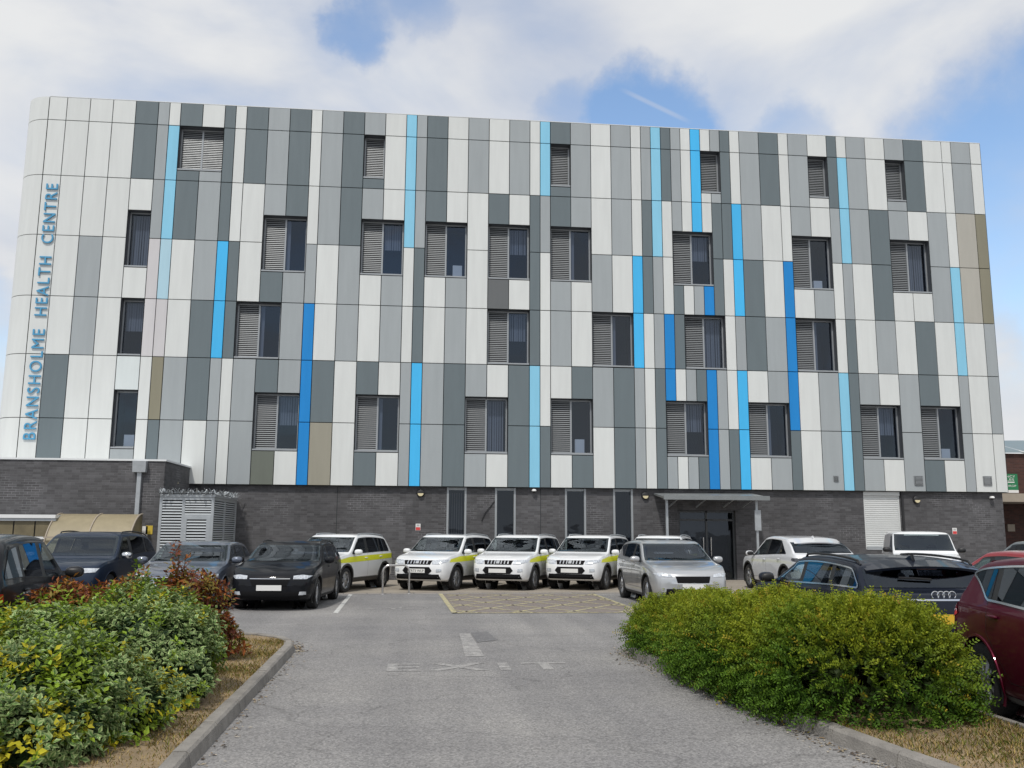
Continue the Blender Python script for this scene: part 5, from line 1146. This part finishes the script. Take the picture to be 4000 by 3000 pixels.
SIDE_T = [(a, [[(-S_HATCH.L/2+.06, .80), (-S_HATCH.L/2+.26, .84), (-S_HATCH.L/2+.24, .91), (-S_HATCH.L/2+.08, .90)]], 'tail_light', 'lamp_red', .010) for a in ('L', 'R')]
# black car at the left edge, seen from its rear right quarter
mk('parked_car', 'near black car cut by the left edge, behind the leafy shrubs', S_CROSS, 'paint_black', (-5.47, 11.9, 0), R(98), dict(decals=front_set(S_CROSS, **FR)+REAR+[(a, [[(-2.09, .88), (-1.85, .92), (-1.87, 1.0), (-2.08, 1.0)]], 'tail_light', 'lamp_red', .01) for a in ('L', 'R')], plate_b=.75, pillars=(-.10, -1.05), rim='five', glass='car_glass', fin='paint_black', mz=.10))
# navy crossover facing out
mk('parked_car', 'dark navy car facing out in front of the beige bicycle shelter', S_CROSS, 'paint_navy', (-7.5, 22.1, 0), R(-91), dict(decals=front_set(S_CROSS, hl=[(.48, .76), (.80, .78), (.84, .86), (.60, .86), (.48, .83)], grille=[[(-.42, .66), (.42, .66), (.46, .82), (-.46, .82)]], lower=[(-.6, .32), (.6, .32), (.6, .48), (-.6, .48)])+REAR, plate_f=.56, pillars=(-.05, -1.05), rails='trim', mirror='chrome'))
# slate hatchback with a twin grille
kid = [[(.03, .555), (.30, .555), (.36, .62), (.30, .70), (.05, .70), (.03, .66)], [(-.03, .555), (-.30, .555), (-.36, .62), (-.30, .70), (-.05, .70), (-.03, .66)]]
kidrim = [[(.02, .535), (.31, .535), (.385, .615), (.36, .63), (.29, .56), (.02, .56)], [(-.02, .535), (-.31, .535), (-.385, .615), (-.36, .63), (-.29, .56), (-.02, .56)]]
d = front_set(S_HATCH, hl=[(.50, .655), (.70, .655), (.84, .71), (.84, .765), (.66, .755), (.50, .715)], grille=kid, lower=[(-.62, .25), (.62, .25), (.56, .40), (-.56, .40)])+[('F', kidrim, 'grille_surround', 'chrome', .014), ('F', [[(.055*math.cos(a), .765+.04*math.sin(a)) for a in np.linspace(0, 6.28, 13)[:-1]]], 'emblem', 'chrome', .012)]+REAR
mk('parked_car', 'slate grey hatchback with a twin grille facing out behind the rust-leaved shrub', S_HATCH, 'paint_slate', (-5.0, 21.6, 0), R(-90), dict(decals=d, plate_f=.46, pillars=(-.08, -1.0), mirror='paint_slate'))
# black crossover in the bay left of the white line
mk('parked_car', 'black car facing out beside the white bay line', S_HATCH, 'paint_black', (-2.95, 21.9, 0), R(-94), dict(decals=front_set(S_HATCH, hl=[(.48, .655), (.74, .655), (.84, .72), (.66, .74), (.48, .72)], grille=[[(-.36, .52), (.36, .52), (.42, .66), (-.42, .66)]], lower=[(-.62, .25), (.62, .25), (.60, .40), (-.60, .40)], fog=[(.60, .33), (.74, .34), (.74, .40), (.62, .40)])+[('F', [[(-.42, .655), (.42, .655), (.42, .668), (-.42, .668)]], 'grille_trim', 'chrome', .014)]+REAR, plate_f=.48, pillars=(-.08, -.98), arch=.03, arch_mat='trim', rails='trim'))
# silver hatchback behind the right-hand bush
mk('parked_car', 'silver car facing out behind the left end of the yellow-green bush', S_RED, 'paint_silver', (6.12, 22.2, 0), R(-90), dict(decals=front_set(S_RED, hl=[(.46, .68), (.74, .69), (.84, .76), (.66, .77), (.48, .74)], grille=[[(-.36, .56), (.36, .56), (.40, .70), (-.40, .70)]], lower=[(-.62, .28), (.62, .28), (.60, .43), (-.60, .43)])+REAR, plate_f=.48, pillars=(-.08, -.98), arch=.02, arch_mat='trim'))
# white coupe-roofed crossover seen from its rear left
d = front_set(S_ARIYA, **FR)+[('B', [[(-.84, .90), (.84, .90), (.86, 1.0), (-.86, 1.0)]], 'tail_light', 'lamp_dark', .010), ('B', [[(-.80, .945), (.80, .945), (.80, .955), (-.80, .955)]], 'light_bar', 'lamp_darkred', .013), ('B', [[(-.70, .26), (.70, .26), (.80, .42), (.55, .50), (-.55, .50), (-.80, .42)]], 'rear_bumper_trim', 'trim', .007),
     ('L', [[(-2.13, .90), (-1.88, .94), (-1.90, 1.0), (-2.12, 1.0)]], 'tail_light', 'lamp_dark', .010), ('R', [[(-2.13, .90), (-1.88, .94), (-1.90, 1.0), (-2.12, 1.0)]], 'tail_light', 'lamp_dark', .010)]
mk('parked_car', 'white car with a sloping roof and yellow plate, nose to the wall', S_ARIYA, 'paint_pearl', (10.95, 25.9, 0), R(90), dict(decals=d, plate_b=.76, pillars=(-.05, -1.02), arch=.045, arch_mat='trim', fin='paint_pearl', spoiler=True, spl=.22))
# white van
mk('parked_van', 'small white van facing the camera in front of the roller shutter', S_VAN, 'paint_white', (15.35, 26.9, 0), R(-112), dict(van=True, decals=front_set(S_VAN, hl=[(.46, .80), (.80, .83), (.84, .95), (.62, .95), (.46, .90)], grille=[[(-.42, .66), (.42, .66), (.44, .86), (-.44, .86)]], lower=[(-.6, .32), (.6, .32), (.6, .5), (-.6, .5)]), pillars=(.15, -1.0), plate_f=.56, mirror='trim', mx=.20, mz=.12, fin=None), 'van')
# near-black estate seen from behind
rings = []
d = REAR[1:] + [('B', both([(.46, .80), (.80, .77), (.88, .84), (.86, .91), (.50, .89)]), 'tail_light', 'lamp_red', .010), ('B', [[(-.46, .885), (.46, .885), (.46, .905), (-.46, .905)]], 'boot_trim', 'chrome', .010)]+front_set(S_EST, **FR)
aud = mk('parked_car', 'near-black estate car with a ring emblem, rear towards the camera behind the bush', S_EST, 'paint_night', (6.28, 12.7, 0), R(89.0), dict(decals=d, plate_b=.68, pillars=(-.10, -1.05), chrome_dlo=True, fin='paint_black', spoiler=True, wiper=True, rails='trim', glass='car_glass'))
for k in range(4):
    y = -.105+k*.07; h = S_EST.hit('B', y, .945)
    if h:
        rg = MB(); c = h[0]+h[1]*.014; pts = [(c.x, c.y+.045*math.cos(a), c.z+.045*math.sin(a)) for a in np.linspace(0, 2*math.pi, 17)]; rg.tube(pts, .007, 6, cap=False).build('emblem_ring', 'chrome', aud, True, local=True)
# red cars
d = front_set(S_RED, **FR)+[('B', both([(.50, .86), (.72, .83), (.78, .88), (.77, 1.0), (.58, .99)]), 'tail_light', 'lamp_red', .010), REAR[1]]+[(a, [[(-1.945, .84), (-1.74, .90), (-1.78, .985), (-1.935, 1.01)]], 'tail_light', 'lamp_red', .010) for a in ('L', 'R')]
thr = R(-99); fw = Vector((math.cos(thr), math.sin(thr))); lf = Vector((-fw.y, fw.x)); wp = Vector((5.36, 8.30)) - lf*(-.80)
ctr = wp + fw*1.32
mk('parked_car', 'dark red car close by at the right edge with a chrome window line', S_RED, 'paint_red', (ctr.x, ctr.y, 0), thr, dict(decals=d, plate_b=.72, pillars=(-.08, -.98), chrome_dlo=True, rim='ten', spoiler=True, spl=.10))
mk('parked_car', 'bright red car half hidden behind the near dark red one', S_HATCH, 'paint_brightred', (10.0, 14.1, 0), R(90), dict(decals=REAR+front_set(S_HATCH, **FR), plate_b=.66, pillars=(-.08, -1.0), glass='car_glass_green'))
mk('parked_car', 'pale grey car furthest right in front of the brick wall', S_RED, 'paint_grey', (17.6, 24.4, 0), R(90), dict(decals=REAR+front_set(S_HATCH, **FR), plate_b=.66, pillars=(-.08, -1.0)))
# ------------------------------------------------------------------ planting
M('leaf', (0.1, 0.14, 0.03), 0.6, attr='tint', transl=0.20, spec=0.22); M('bark', (0.09, 0.06, 0.04), 0.9, var=0.3, vscale=20); M('grass_blade', (0.3, 0.25, 0.1), 0.8, attr='tint', transl=0.25, spec=0.2); M('dead_leaf', (0.16, 0.10, 0.05), 0.8, attr='tint')
def unit(v): return v/np.maximum(np.linalg.norm(v, axis=-1, keepdims=True), 1e-9)
def lump(p, seed=0, f=3.0):
    r = np.random.default_rng(seed); s = np.zeros(len(p))
    for k in range(6):
        d = unit(r.normal(size=3)); s += np.sin(p@d*f*r.uniform(.7, 2.2)+r.uniform(0, 6.28))
    return s/6
def shell(ells, n, rng, zmin=0.10, depth=(0.80, 1.03), seed=0, amp=0.10):
    """points through the outer layer of a group of mounds, with their outward directions"""
    P = []; N = []; tot = sum(r[0]*r[1] for _, r in ells)
    for i, (c, r) in enumerate(ells):
        c, r = np.array(c), np.array(r); m = int(n*r[0]*r[1]/tot); d = unit(rng.normal(size=(m, 3))); d[:, 2] = np.where(d[:, 2] < -.55, -d[:, 2], d[:, 2])
        k = rng.uniform(depth[0]**3, depth[1]**3, m)**(1/3); p = c+d*r*k[:, None]; p += unit(d/r)*((lump(p, seed, 4.5)+.7*lump(p, seed+50, 11))*amp)[:, None]; nn = unit(d/r); ok = p[:, 2] > zmin
        for j, (c2, r2) in enumerate(ells):
            if j != i: ok &= (((p-np.array(c2))/np.array(r2))**2).sum(1) > depth[0]**2*0.92
        P.append(p[ok]); N.append(nn[ok])
    return np.concatenate(P), np.concatenate(N)
def frames(d, rng):
    ref = unit(rng.normal(size=d.shape)); u = unit(ref-(ref*d).sum(-1, keepdims=True)*d); return u, np.cross(d, u)
def sprays(P, N, rng, L=(.14, .30), pairs=9, leaf=(.030, .0135), up=.45, jit=.45, droop=.25, cols=None, drop_face=True):
    """small-leaved arching shoots, two rows of leaves to a shoot"""
    n = len(P); d = unit(N+np.array([0, 0, up])+rng.normal(size=P.shape)*jit); u, v = frames(d, rng); ln = rng.uniform(L[0], L[1], n); V = []; C = []
    for k in range(pairs):
        t = (k+.7)/pairs
        for sgn in (1, -1):
            base = P+d*(ln*t)[:, None]; base[:, 2] -= droop*ln*t*t
            out = unit(u*sgn+d*(.55+.3*t)+v*rng.normal(scale=.35, size=(n, 1))); nrm = unit(np.cross(out, d)+rng.normal(scale=.3, size=P.shape)); sd_ = unit(np.cross(out, nrm))
            a = (leaf[0]*(1-.45*t)*rng.uniform(.75, 1.2, n))[:, None]; w = (leaf[1]*(1-.35*t)*rng.uniform(.8, 1.2, n))[:, None]
            q = np.stack([base, base+out*a*.5+sd_*w*.5, base+out*a, base+out*a*.5-sd_*w*.5], 1); V.append(q)
            c = cols[0]*(1-t)+cols[1]*t; c = c*rng.uniform(.8, 1.2, (n, 1)); C.append(np.repeat(c[:, None, :], 4, 1))
    V = np.concatenate(V).reshape(-1, 3); C = np.concatenate(C).reshape(-1, 3); F = np.arange(len(V)).reshape(-1, 4)
    return V, F, C, (P, d, ln)
def rosettes(P, N, rng, per=7, leaf=(.045, .028), up=.5, cmid=None, cedge=None, spread=.05, curl=.25):
    """broad leaves in clusters, midrib and margin of different colour"""
    n = len(P); d = unit(N+np.array([0, 0, up])+rng.normal(size=P.shape)*.35); u, v = frames(d, rng); V = []; C = []
    for k in range(per):
        a = 2.4*k+rng.uniform(-.4, .4, n); lay = k/per; out = unit((u*np.cos(a)[:, None]+v*np.sin(a)[:, None])+d*(.15+.75*lay+rng.uniform(-.2, .2, n))[:, None]); base = P+d*(spread*(lay-.5)+rng.uniform(-.02, .02, n))[:, None]+out*.008
        nrm = unit(d-(d*out).sum(1, keepdims=True)*out+rng.normal(scale=.2, size=P.shape)); sd_ = np.cross(out, nrm); s = rng.uniform(.65, 1.2, n)[:, None]; a_, w = leaf[0]*s, leaf[1]*s
        mid = base+out*a_*.5-nrm*a_*.06
        V.append(np.stack([base, base+out*a_*.45+sd_*w*.5+nrm*w*curl*.4, base+out*a_-nrm*a_*.12, base+out*a_*.45-sd_*w*.5+nrm*w*curl*.4, mid], 1))
        br = rng.uniform(.8, 1.2, (n, 1)); cm, ce = cmid*br, cedge*br; C.append(np.stack([cm, ce, (cm+ce)/2, ce, cm], 1))
    V = np.concatenate(V).reshape(-1, 5, 3); C = np.concatenate(C).reshape(-1, 5, 3); m = len(V); b = np.arange(m)[:, None]*5
    F = np.concatenate([b+np.array(t) for t in ((0, 1, 4), (1, 2, 4), (2, 3, 4), (3, 0, 4))]); return V.reshape(-1, 3), F, C.reshape(-1, 3)
def pick(rng, n, opts, w):
    k = rng.choice(len(opts), n, p=np.array(w)/sum(w)); return np.array(opts)[k]
def stems(root, base, targets, r0, rng, name='stem'):
    for tgt in targets:
        b = np.array(base)+np.append(rng.normal(scale=.12, size=2), 0); m = (b+tgt)/2+rng.normal(scale=.06, size=3); MB().tube([tuple(b), tuple(m), tuple(tgt)], [r0, r0*.7, r0*.35], 5).build(name, 'bark', root)
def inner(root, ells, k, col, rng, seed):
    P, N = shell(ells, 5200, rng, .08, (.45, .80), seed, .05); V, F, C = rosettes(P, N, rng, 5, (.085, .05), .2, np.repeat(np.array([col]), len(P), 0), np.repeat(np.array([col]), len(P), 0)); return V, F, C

# the clipped yellow-green bush on the right island
_k = [((3.75, 12.6, .27), (.70, .82, .37)), ((3.88, 11.6, .30), (.82, .9, .43)), ((3.95, 10.4, .35), (.93, .9, .48)), ((4.0, 9.2, .38), (.98, .9, .51)), ((4.06, 8.15, .36), (.82, .86, .54))]
EL = []
for (c1_, r1_), (c2_, r2_) in zip(_k, _k[1:]):
    for t_ in (0, 1/3, 2/3): EL.append((tuple(lerp(a_, b_, t_) for a_, b_ in zip(c1_, c2_)), tuple(lerp(a_, b_, t_) for a_, b_ in zip(r1_, r2_))))
EL.append(_k[-1])
bush = thing('evergreen_bush', 'large dense yellow-green small-leaved bush on the right island', 'bush', (4.0, 10.4, .1))
rng = np.random.default_rng(5)
P, N = shell(EL, 36000, rng, .13, (.84, 1.02), 2, .12)
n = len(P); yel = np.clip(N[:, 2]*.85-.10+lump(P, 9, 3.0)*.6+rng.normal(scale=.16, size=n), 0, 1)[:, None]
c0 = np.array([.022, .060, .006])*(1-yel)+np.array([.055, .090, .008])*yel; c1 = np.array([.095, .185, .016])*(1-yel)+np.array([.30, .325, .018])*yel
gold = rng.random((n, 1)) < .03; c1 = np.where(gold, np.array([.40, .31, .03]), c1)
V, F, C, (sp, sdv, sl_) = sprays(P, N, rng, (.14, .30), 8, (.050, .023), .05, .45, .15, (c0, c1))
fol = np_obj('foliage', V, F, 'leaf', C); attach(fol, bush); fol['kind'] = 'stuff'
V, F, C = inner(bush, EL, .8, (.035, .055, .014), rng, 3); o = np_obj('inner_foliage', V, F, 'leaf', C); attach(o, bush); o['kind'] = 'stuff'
idx = rng.choice(n, 26, replace=False)
for i in idx:
    e = min(EL, key=lambda q: np.linalg.norm(np.array(q[0])-P[i])); stems(bush, (e[0][0], e[0][1], .08), [P[i]*.85+np.array(e[0])*.15], .014, rng)
# long shoots that stand above the outline
tops = P[(N[:, 2] > .75)]; tops = tops[rng.choice(len(tops), 90, replace=False)]; m = len(tops)
V, F, C, _ = sprays(tops, np.tile([0, 0, 1.0], (m, 1)), rng, (.22, .38), 13, (.032, .015), .6, .45, .15, (np.tile([.09, .11, .02], (m, 1)), np.tile([.30, .29, .035], (m, 1))))
o = np_obj('long_shoots', V, F, 'leaf', C); attach(o, bush); o['kind'] = 'stuff'

# variegated shrubs on the left island, nearest first
def variegated(name, label, ells, n, seed, lime=.18, cream=.45):
    rng = np.random.default_rng(seed); t = thing(name, label, 'shrub', (ells[0][0][0], ells[0][0][1], .1), group='variegated shrubs on the left island')
    P, N = shell(ells, n, rng, .14, (.78, 1.05), seed, .20); m = len(P); z = lump(P, seed+3, 6.5)
    green = np.array([.040, .120, .020]); cr = np.array([.52, .60, .27]); lim = np.array([.23, .32, .020]); gol = np.array([.50, .42, .025]); deep = np.array([.055, .115, .020])
    kind = np.where(z+rng.normal(scale=.22, size=m) > .42-lime, 1, 0); kind = np.where((kind == 1) & (lump(P, seed+8, 9.0)+rng.normal(scale=.1, size=m) > .20), 2, kind)
    k2 = rng.random(m)
    cm = np.where((kind == 0)[:, None], green*(.8+.5*k2[:, None]), np.where((kind == 1)[:, None], deep*(1-k2[:, None])+lim*k2[:, None]*.8, lim*.4+gol*.6)); ce = np.where((kind == 0)[:, None], cr*(cream+.55*k2[:, None]), np.where((kind == 1)[:, None], lim, gol))
    V, F, C = rosettes(P, N, rng, 8, (.062, .036), .75, cm, ce, .12); o = np_obj('foliage', V, F, 'leaf', C); attach(o, t); o['kind'] = 'stuff'
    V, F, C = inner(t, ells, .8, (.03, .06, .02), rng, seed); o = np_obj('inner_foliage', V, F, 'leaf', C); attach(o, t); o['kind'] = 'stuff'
    tp = P[N[:, 2] > .55]; tp = tp[rng.choice(len(tp), 34, replace=False)]; tv = []; kk = len(tp)
    for h_ in (.05, .10, .15, .20): tv.append(tp+np.c_[rng.normal(scale=.02, size=(kk, 2)), np.full(kk, h_)*rng.uniform(.5, 1.2, kk)])
    tv = np.concatenate(tv); q_ = np.repeat((lim*.6+deep*.4)[None], len(tv), 0)*rng.uniform(.8, 1.3, (len(tv), 1)); V, F, C = rosettes(tv, np.tile([0, 0, 1.0], (len(tv), 1)), rng, 5, (.060, .030), .5, q_, q_*1.25, .05); o = np_obj('young_shoots', V, F, 'leaf', C); attach(o, t); o['kind'] = 'stuff'
    for (c, r) in ells:
        for q in range(7):
            d = unit(rng.normal(size=3)); d[2] = abs(d[2])*.7; stems(t, (c[0], c[1], .08), [np.array(c)+d*np.array(r)*.85], .013, rng)
    return t
variegated('variegated_shrub', 'nearest variegated shrub with lime and gold shoots at the bottom left', [((-2.80, 7.55, .36), (.66, .72, .46)), ((-3.4, 7.25, .38), (.66, .7, .48)), ((-2.42, 7.75, .24), (.44, .55, .30)), ((-2.72, 6.85, .27), (.62, .55, .36))], 3500, 21, .42, .5)
variegated('variegated_shrub', 'grey-green variegated shrub reaching the kerb behind the lime one', [((-2.60, 9.35, .44), (.68, .78, .50)), ((-3.2, 9.1, .44), (.60, .75, .46)), ((-2.28, 9.0, .30), (.46, .55, .34))], 2700, 33, .06, .62)
variegated('variegated_shrub', 'leafier variegated shrub with bright tips below the slate car', [((-2.95, 10.35, .46), (.70, .62, .50)), ((-3.7, 9.9, .40), (.66, .7, .44)), ((-4.0, 8.8, .36), (.6, .8, .42))], 2700, 47, .24, .45)
# rust-leaved shrub behind them
rng = np.random.default_rng(64)
rust = thing('rust_leaved_shrub', 'upright shrub with rust-brown leaves in front of the slate hatchback', 'shrub', (-2.85, 11.5, .1), group=None)
RE = [((-2.75, 11.55, .60), (.46, .45, .54)), ((-3.35, 11.4, .58), (.50, .42, .46)), ((-3.95, 11.0, .55), (.45, .4, .45)), ((-2.42, 11.7, .34), (.34, .4, .34))]
P, N = shell(RE, 1900, rng, .12, (.55, 1.06), 8, .16)
sh_ = []
for (x, y, h) in ((-2.86, 11.35, 1.50), (-2.80, 11.45, 1.38), (-2.92, 11.4, 1.25), (-2.55, 11.6, 1.12), (-3.3, 11.3, 1.22), (-3.42, 11.35, 1.12), (-3.9, 10.9, 1.14), (-4.05, 11.0, 1.05), (-2.4, 11.7, .86), (-3.7, 11.2, 1.06)):
    MB().tube([(x+rng.normal()*.05, y, .1), (x+rng.normal()*.03, y, h*.6), (x, y, h)], [.013, .010, .004], 5).build('stem', 'bark', rust)
    for zz in np.arange(.75, h+.01, .05): sh_.append((x+rng.normal()*.035, y+rng.normal()*.035, zz))
sh_ = np.array(sh_); P2 = np.concatenate([P, sh_]); N2 = np.concatenate([N, np.tile([0, 0, .8], (len(sh_), 1))+rng.normal(scale=.4, size=(len(sh_), 3))]); m = len(P2)
cm = pick(rng, m, [(.26, .085, .025), (.13, .040, .024), (.20, .15, .03), (.30, .14, .03), (.11, .14, .025)], [5, 4, 3, 2, 2])
V, F, C = rosettes(P2, N2, rng, 6, (.085, .034), .5, cm, cm*1.25, .10); o = np_obj('foliage', V, F, 'leaf', C); attach(o, rust); o['kind'] = 'stuff'
for (c, r) in RE:
    for q in range(6):
        d = unit(rng.normal(size=3)); d[2] = abs(d[2]); stems(rust, (c[0], c[1], .08), [np.array(c)+d*np.array(r)*.9], .011, rng)

# dry grass on the beds
def grass(name, label, poly, n, seed, avoid, zfun, green=.3):
    rng = np.random.default_rng(seed); xs = [p[0] for p in poly]; ys = [p[1] for p in poly]; pts = []
    while len(pts) < n:
        q = np.array([rng.uniform(min(xs), max(xs)), rng.uniform(min(ys), max(ys))])
        if q[1] < 5.5 or not inside(q, poly): continue
        pts.append(q)
    p = np.array(pts); g = lump(np.c_[p, np.zeros(len(p))], seed, 2.6)+rng.normal(scale=.2, size=len(p)); keep = rng.random(len(p)) < np.clip(.55+g*.8, .12, 1); p, g = p[keep], g[keep]; m = len(p)
    base = np.c_[p, zfun(p)]; h = rng.uniform(.008, .034, m)*np.clip(1+g, .5, 1.6); a = rng.uniform(0, 6.28, m); lean = rng.uniform(.2, 1.1, m); w = rng.uniform(.002, .0042, m)
    dr = np.c_[np.cos(a), np.sin(a), np.zeros(m)]; sd_ = np.c_[-np.sin(a), np.cos(a), np.zeros(m)]
    tip = base+dr*(h*lean)[:, None]+np.c_[np.zeros((m, 2)), h]; midp = base+dr*(h*lean*.35)[:, None]+np.c_[np.zeros((m, 2)), h*.6]
    V = np.stack([base-sd_*w[:, None], base+sd_*w[:, None], midp+sd_*w[:, None]*.7, tip, midp-sd_*w[:, None]*.7], 1).reshape(-1, 3)
    c = np.where((rng.random(m) < green+g*.3)[:, None], np.array([.16, .19, .035]), np.where((rng.random(m) < .6)[:, None], np.array([.46, .35, .13]), np.array([.32, .22, .09])))*rng.uniform(.7, 1.25, (m, 1))
    F = np.arange(m*5).reshape(-1, 5); o = np_obj(name, V, F, 'grass_blade', np.repeat(c, 5, 0)); tag(o, label, 'grass', kind='stuff'); return o
def bedz(poly):
    A = np.array(poly)
    def f(p):
        d = np.full(len(p), 9.0)
        for a, b in zip(A, np.roll(A, -1, 0)):
            ab = b-a; t = np.clip(((p-a)@ab)/max(1e-9, ab@ab), 0, 1); d = np.minimum(d, np.linalg.norm(p-(a+t[:, None]*ab), axis=1))
        return .083+np.minimum(d, .8)*.07
    return f
grass('dry_grass', 'patchy straw-coloured dry grass on the left island', LPOLY, 60000, 71, None, bedz(LPOLY), .18)
grass('dry_grass', 'patchy dry grass and weeds on the right island', RPOLY, 60000, 72, None, bedz(RPOLY), .30)
# fallen leaves and grit in the gutters
rng = np.random.default_rng(90); V = []; C = []
def litter(path, n, side, spread):
    path = [np.array(p) for p in path]
    for _ in range(n):
        i = rng.integers(len(path)-1); q = path[i]+(path[i+1]-path[i])*rng.random(); t = unit((path[i+1]-path[i])[None])[0]; nn = np.array([t[1], -t[0]])*side; q = q+nn*(0.03+abs(rng.normal())*spread)
        a = rng.uniform(0, 6.28); s = rng.uniform(.008, .028); ca, sa = np.cos(a)*s, np.sin(a)*s; z = .006+rng.random()*.012
        V.append([(q[0]-ca, q[1]-sa, .005), (q[0]+sa*.45, q[1]-ca*.45, z), (q[0]+ca, q[1]+sa, .006), (q[0]-sa*.45, q[1]+ca*.45, z*.7)]); C.append([np.array([(.22, .15, .08), (.32, .26, .17), (.08, .06, .045), (.4, .36, .3)][rng.integers(4)])]*4)
litter(LK[2:8], 420, 1, .09); litter(RK[2:12], 700, 1, .12)
V = np.array(V).reshape(-1, 3); o = np_obj('leaf_litter', V, np.arange(len(V)).reshape(-1, 4), 'dead_leaf', np.array(C).reshape(-1, 3)); tag(o, 'fallen leaves and grit along the kerbs', 'litter', kind='stuff')
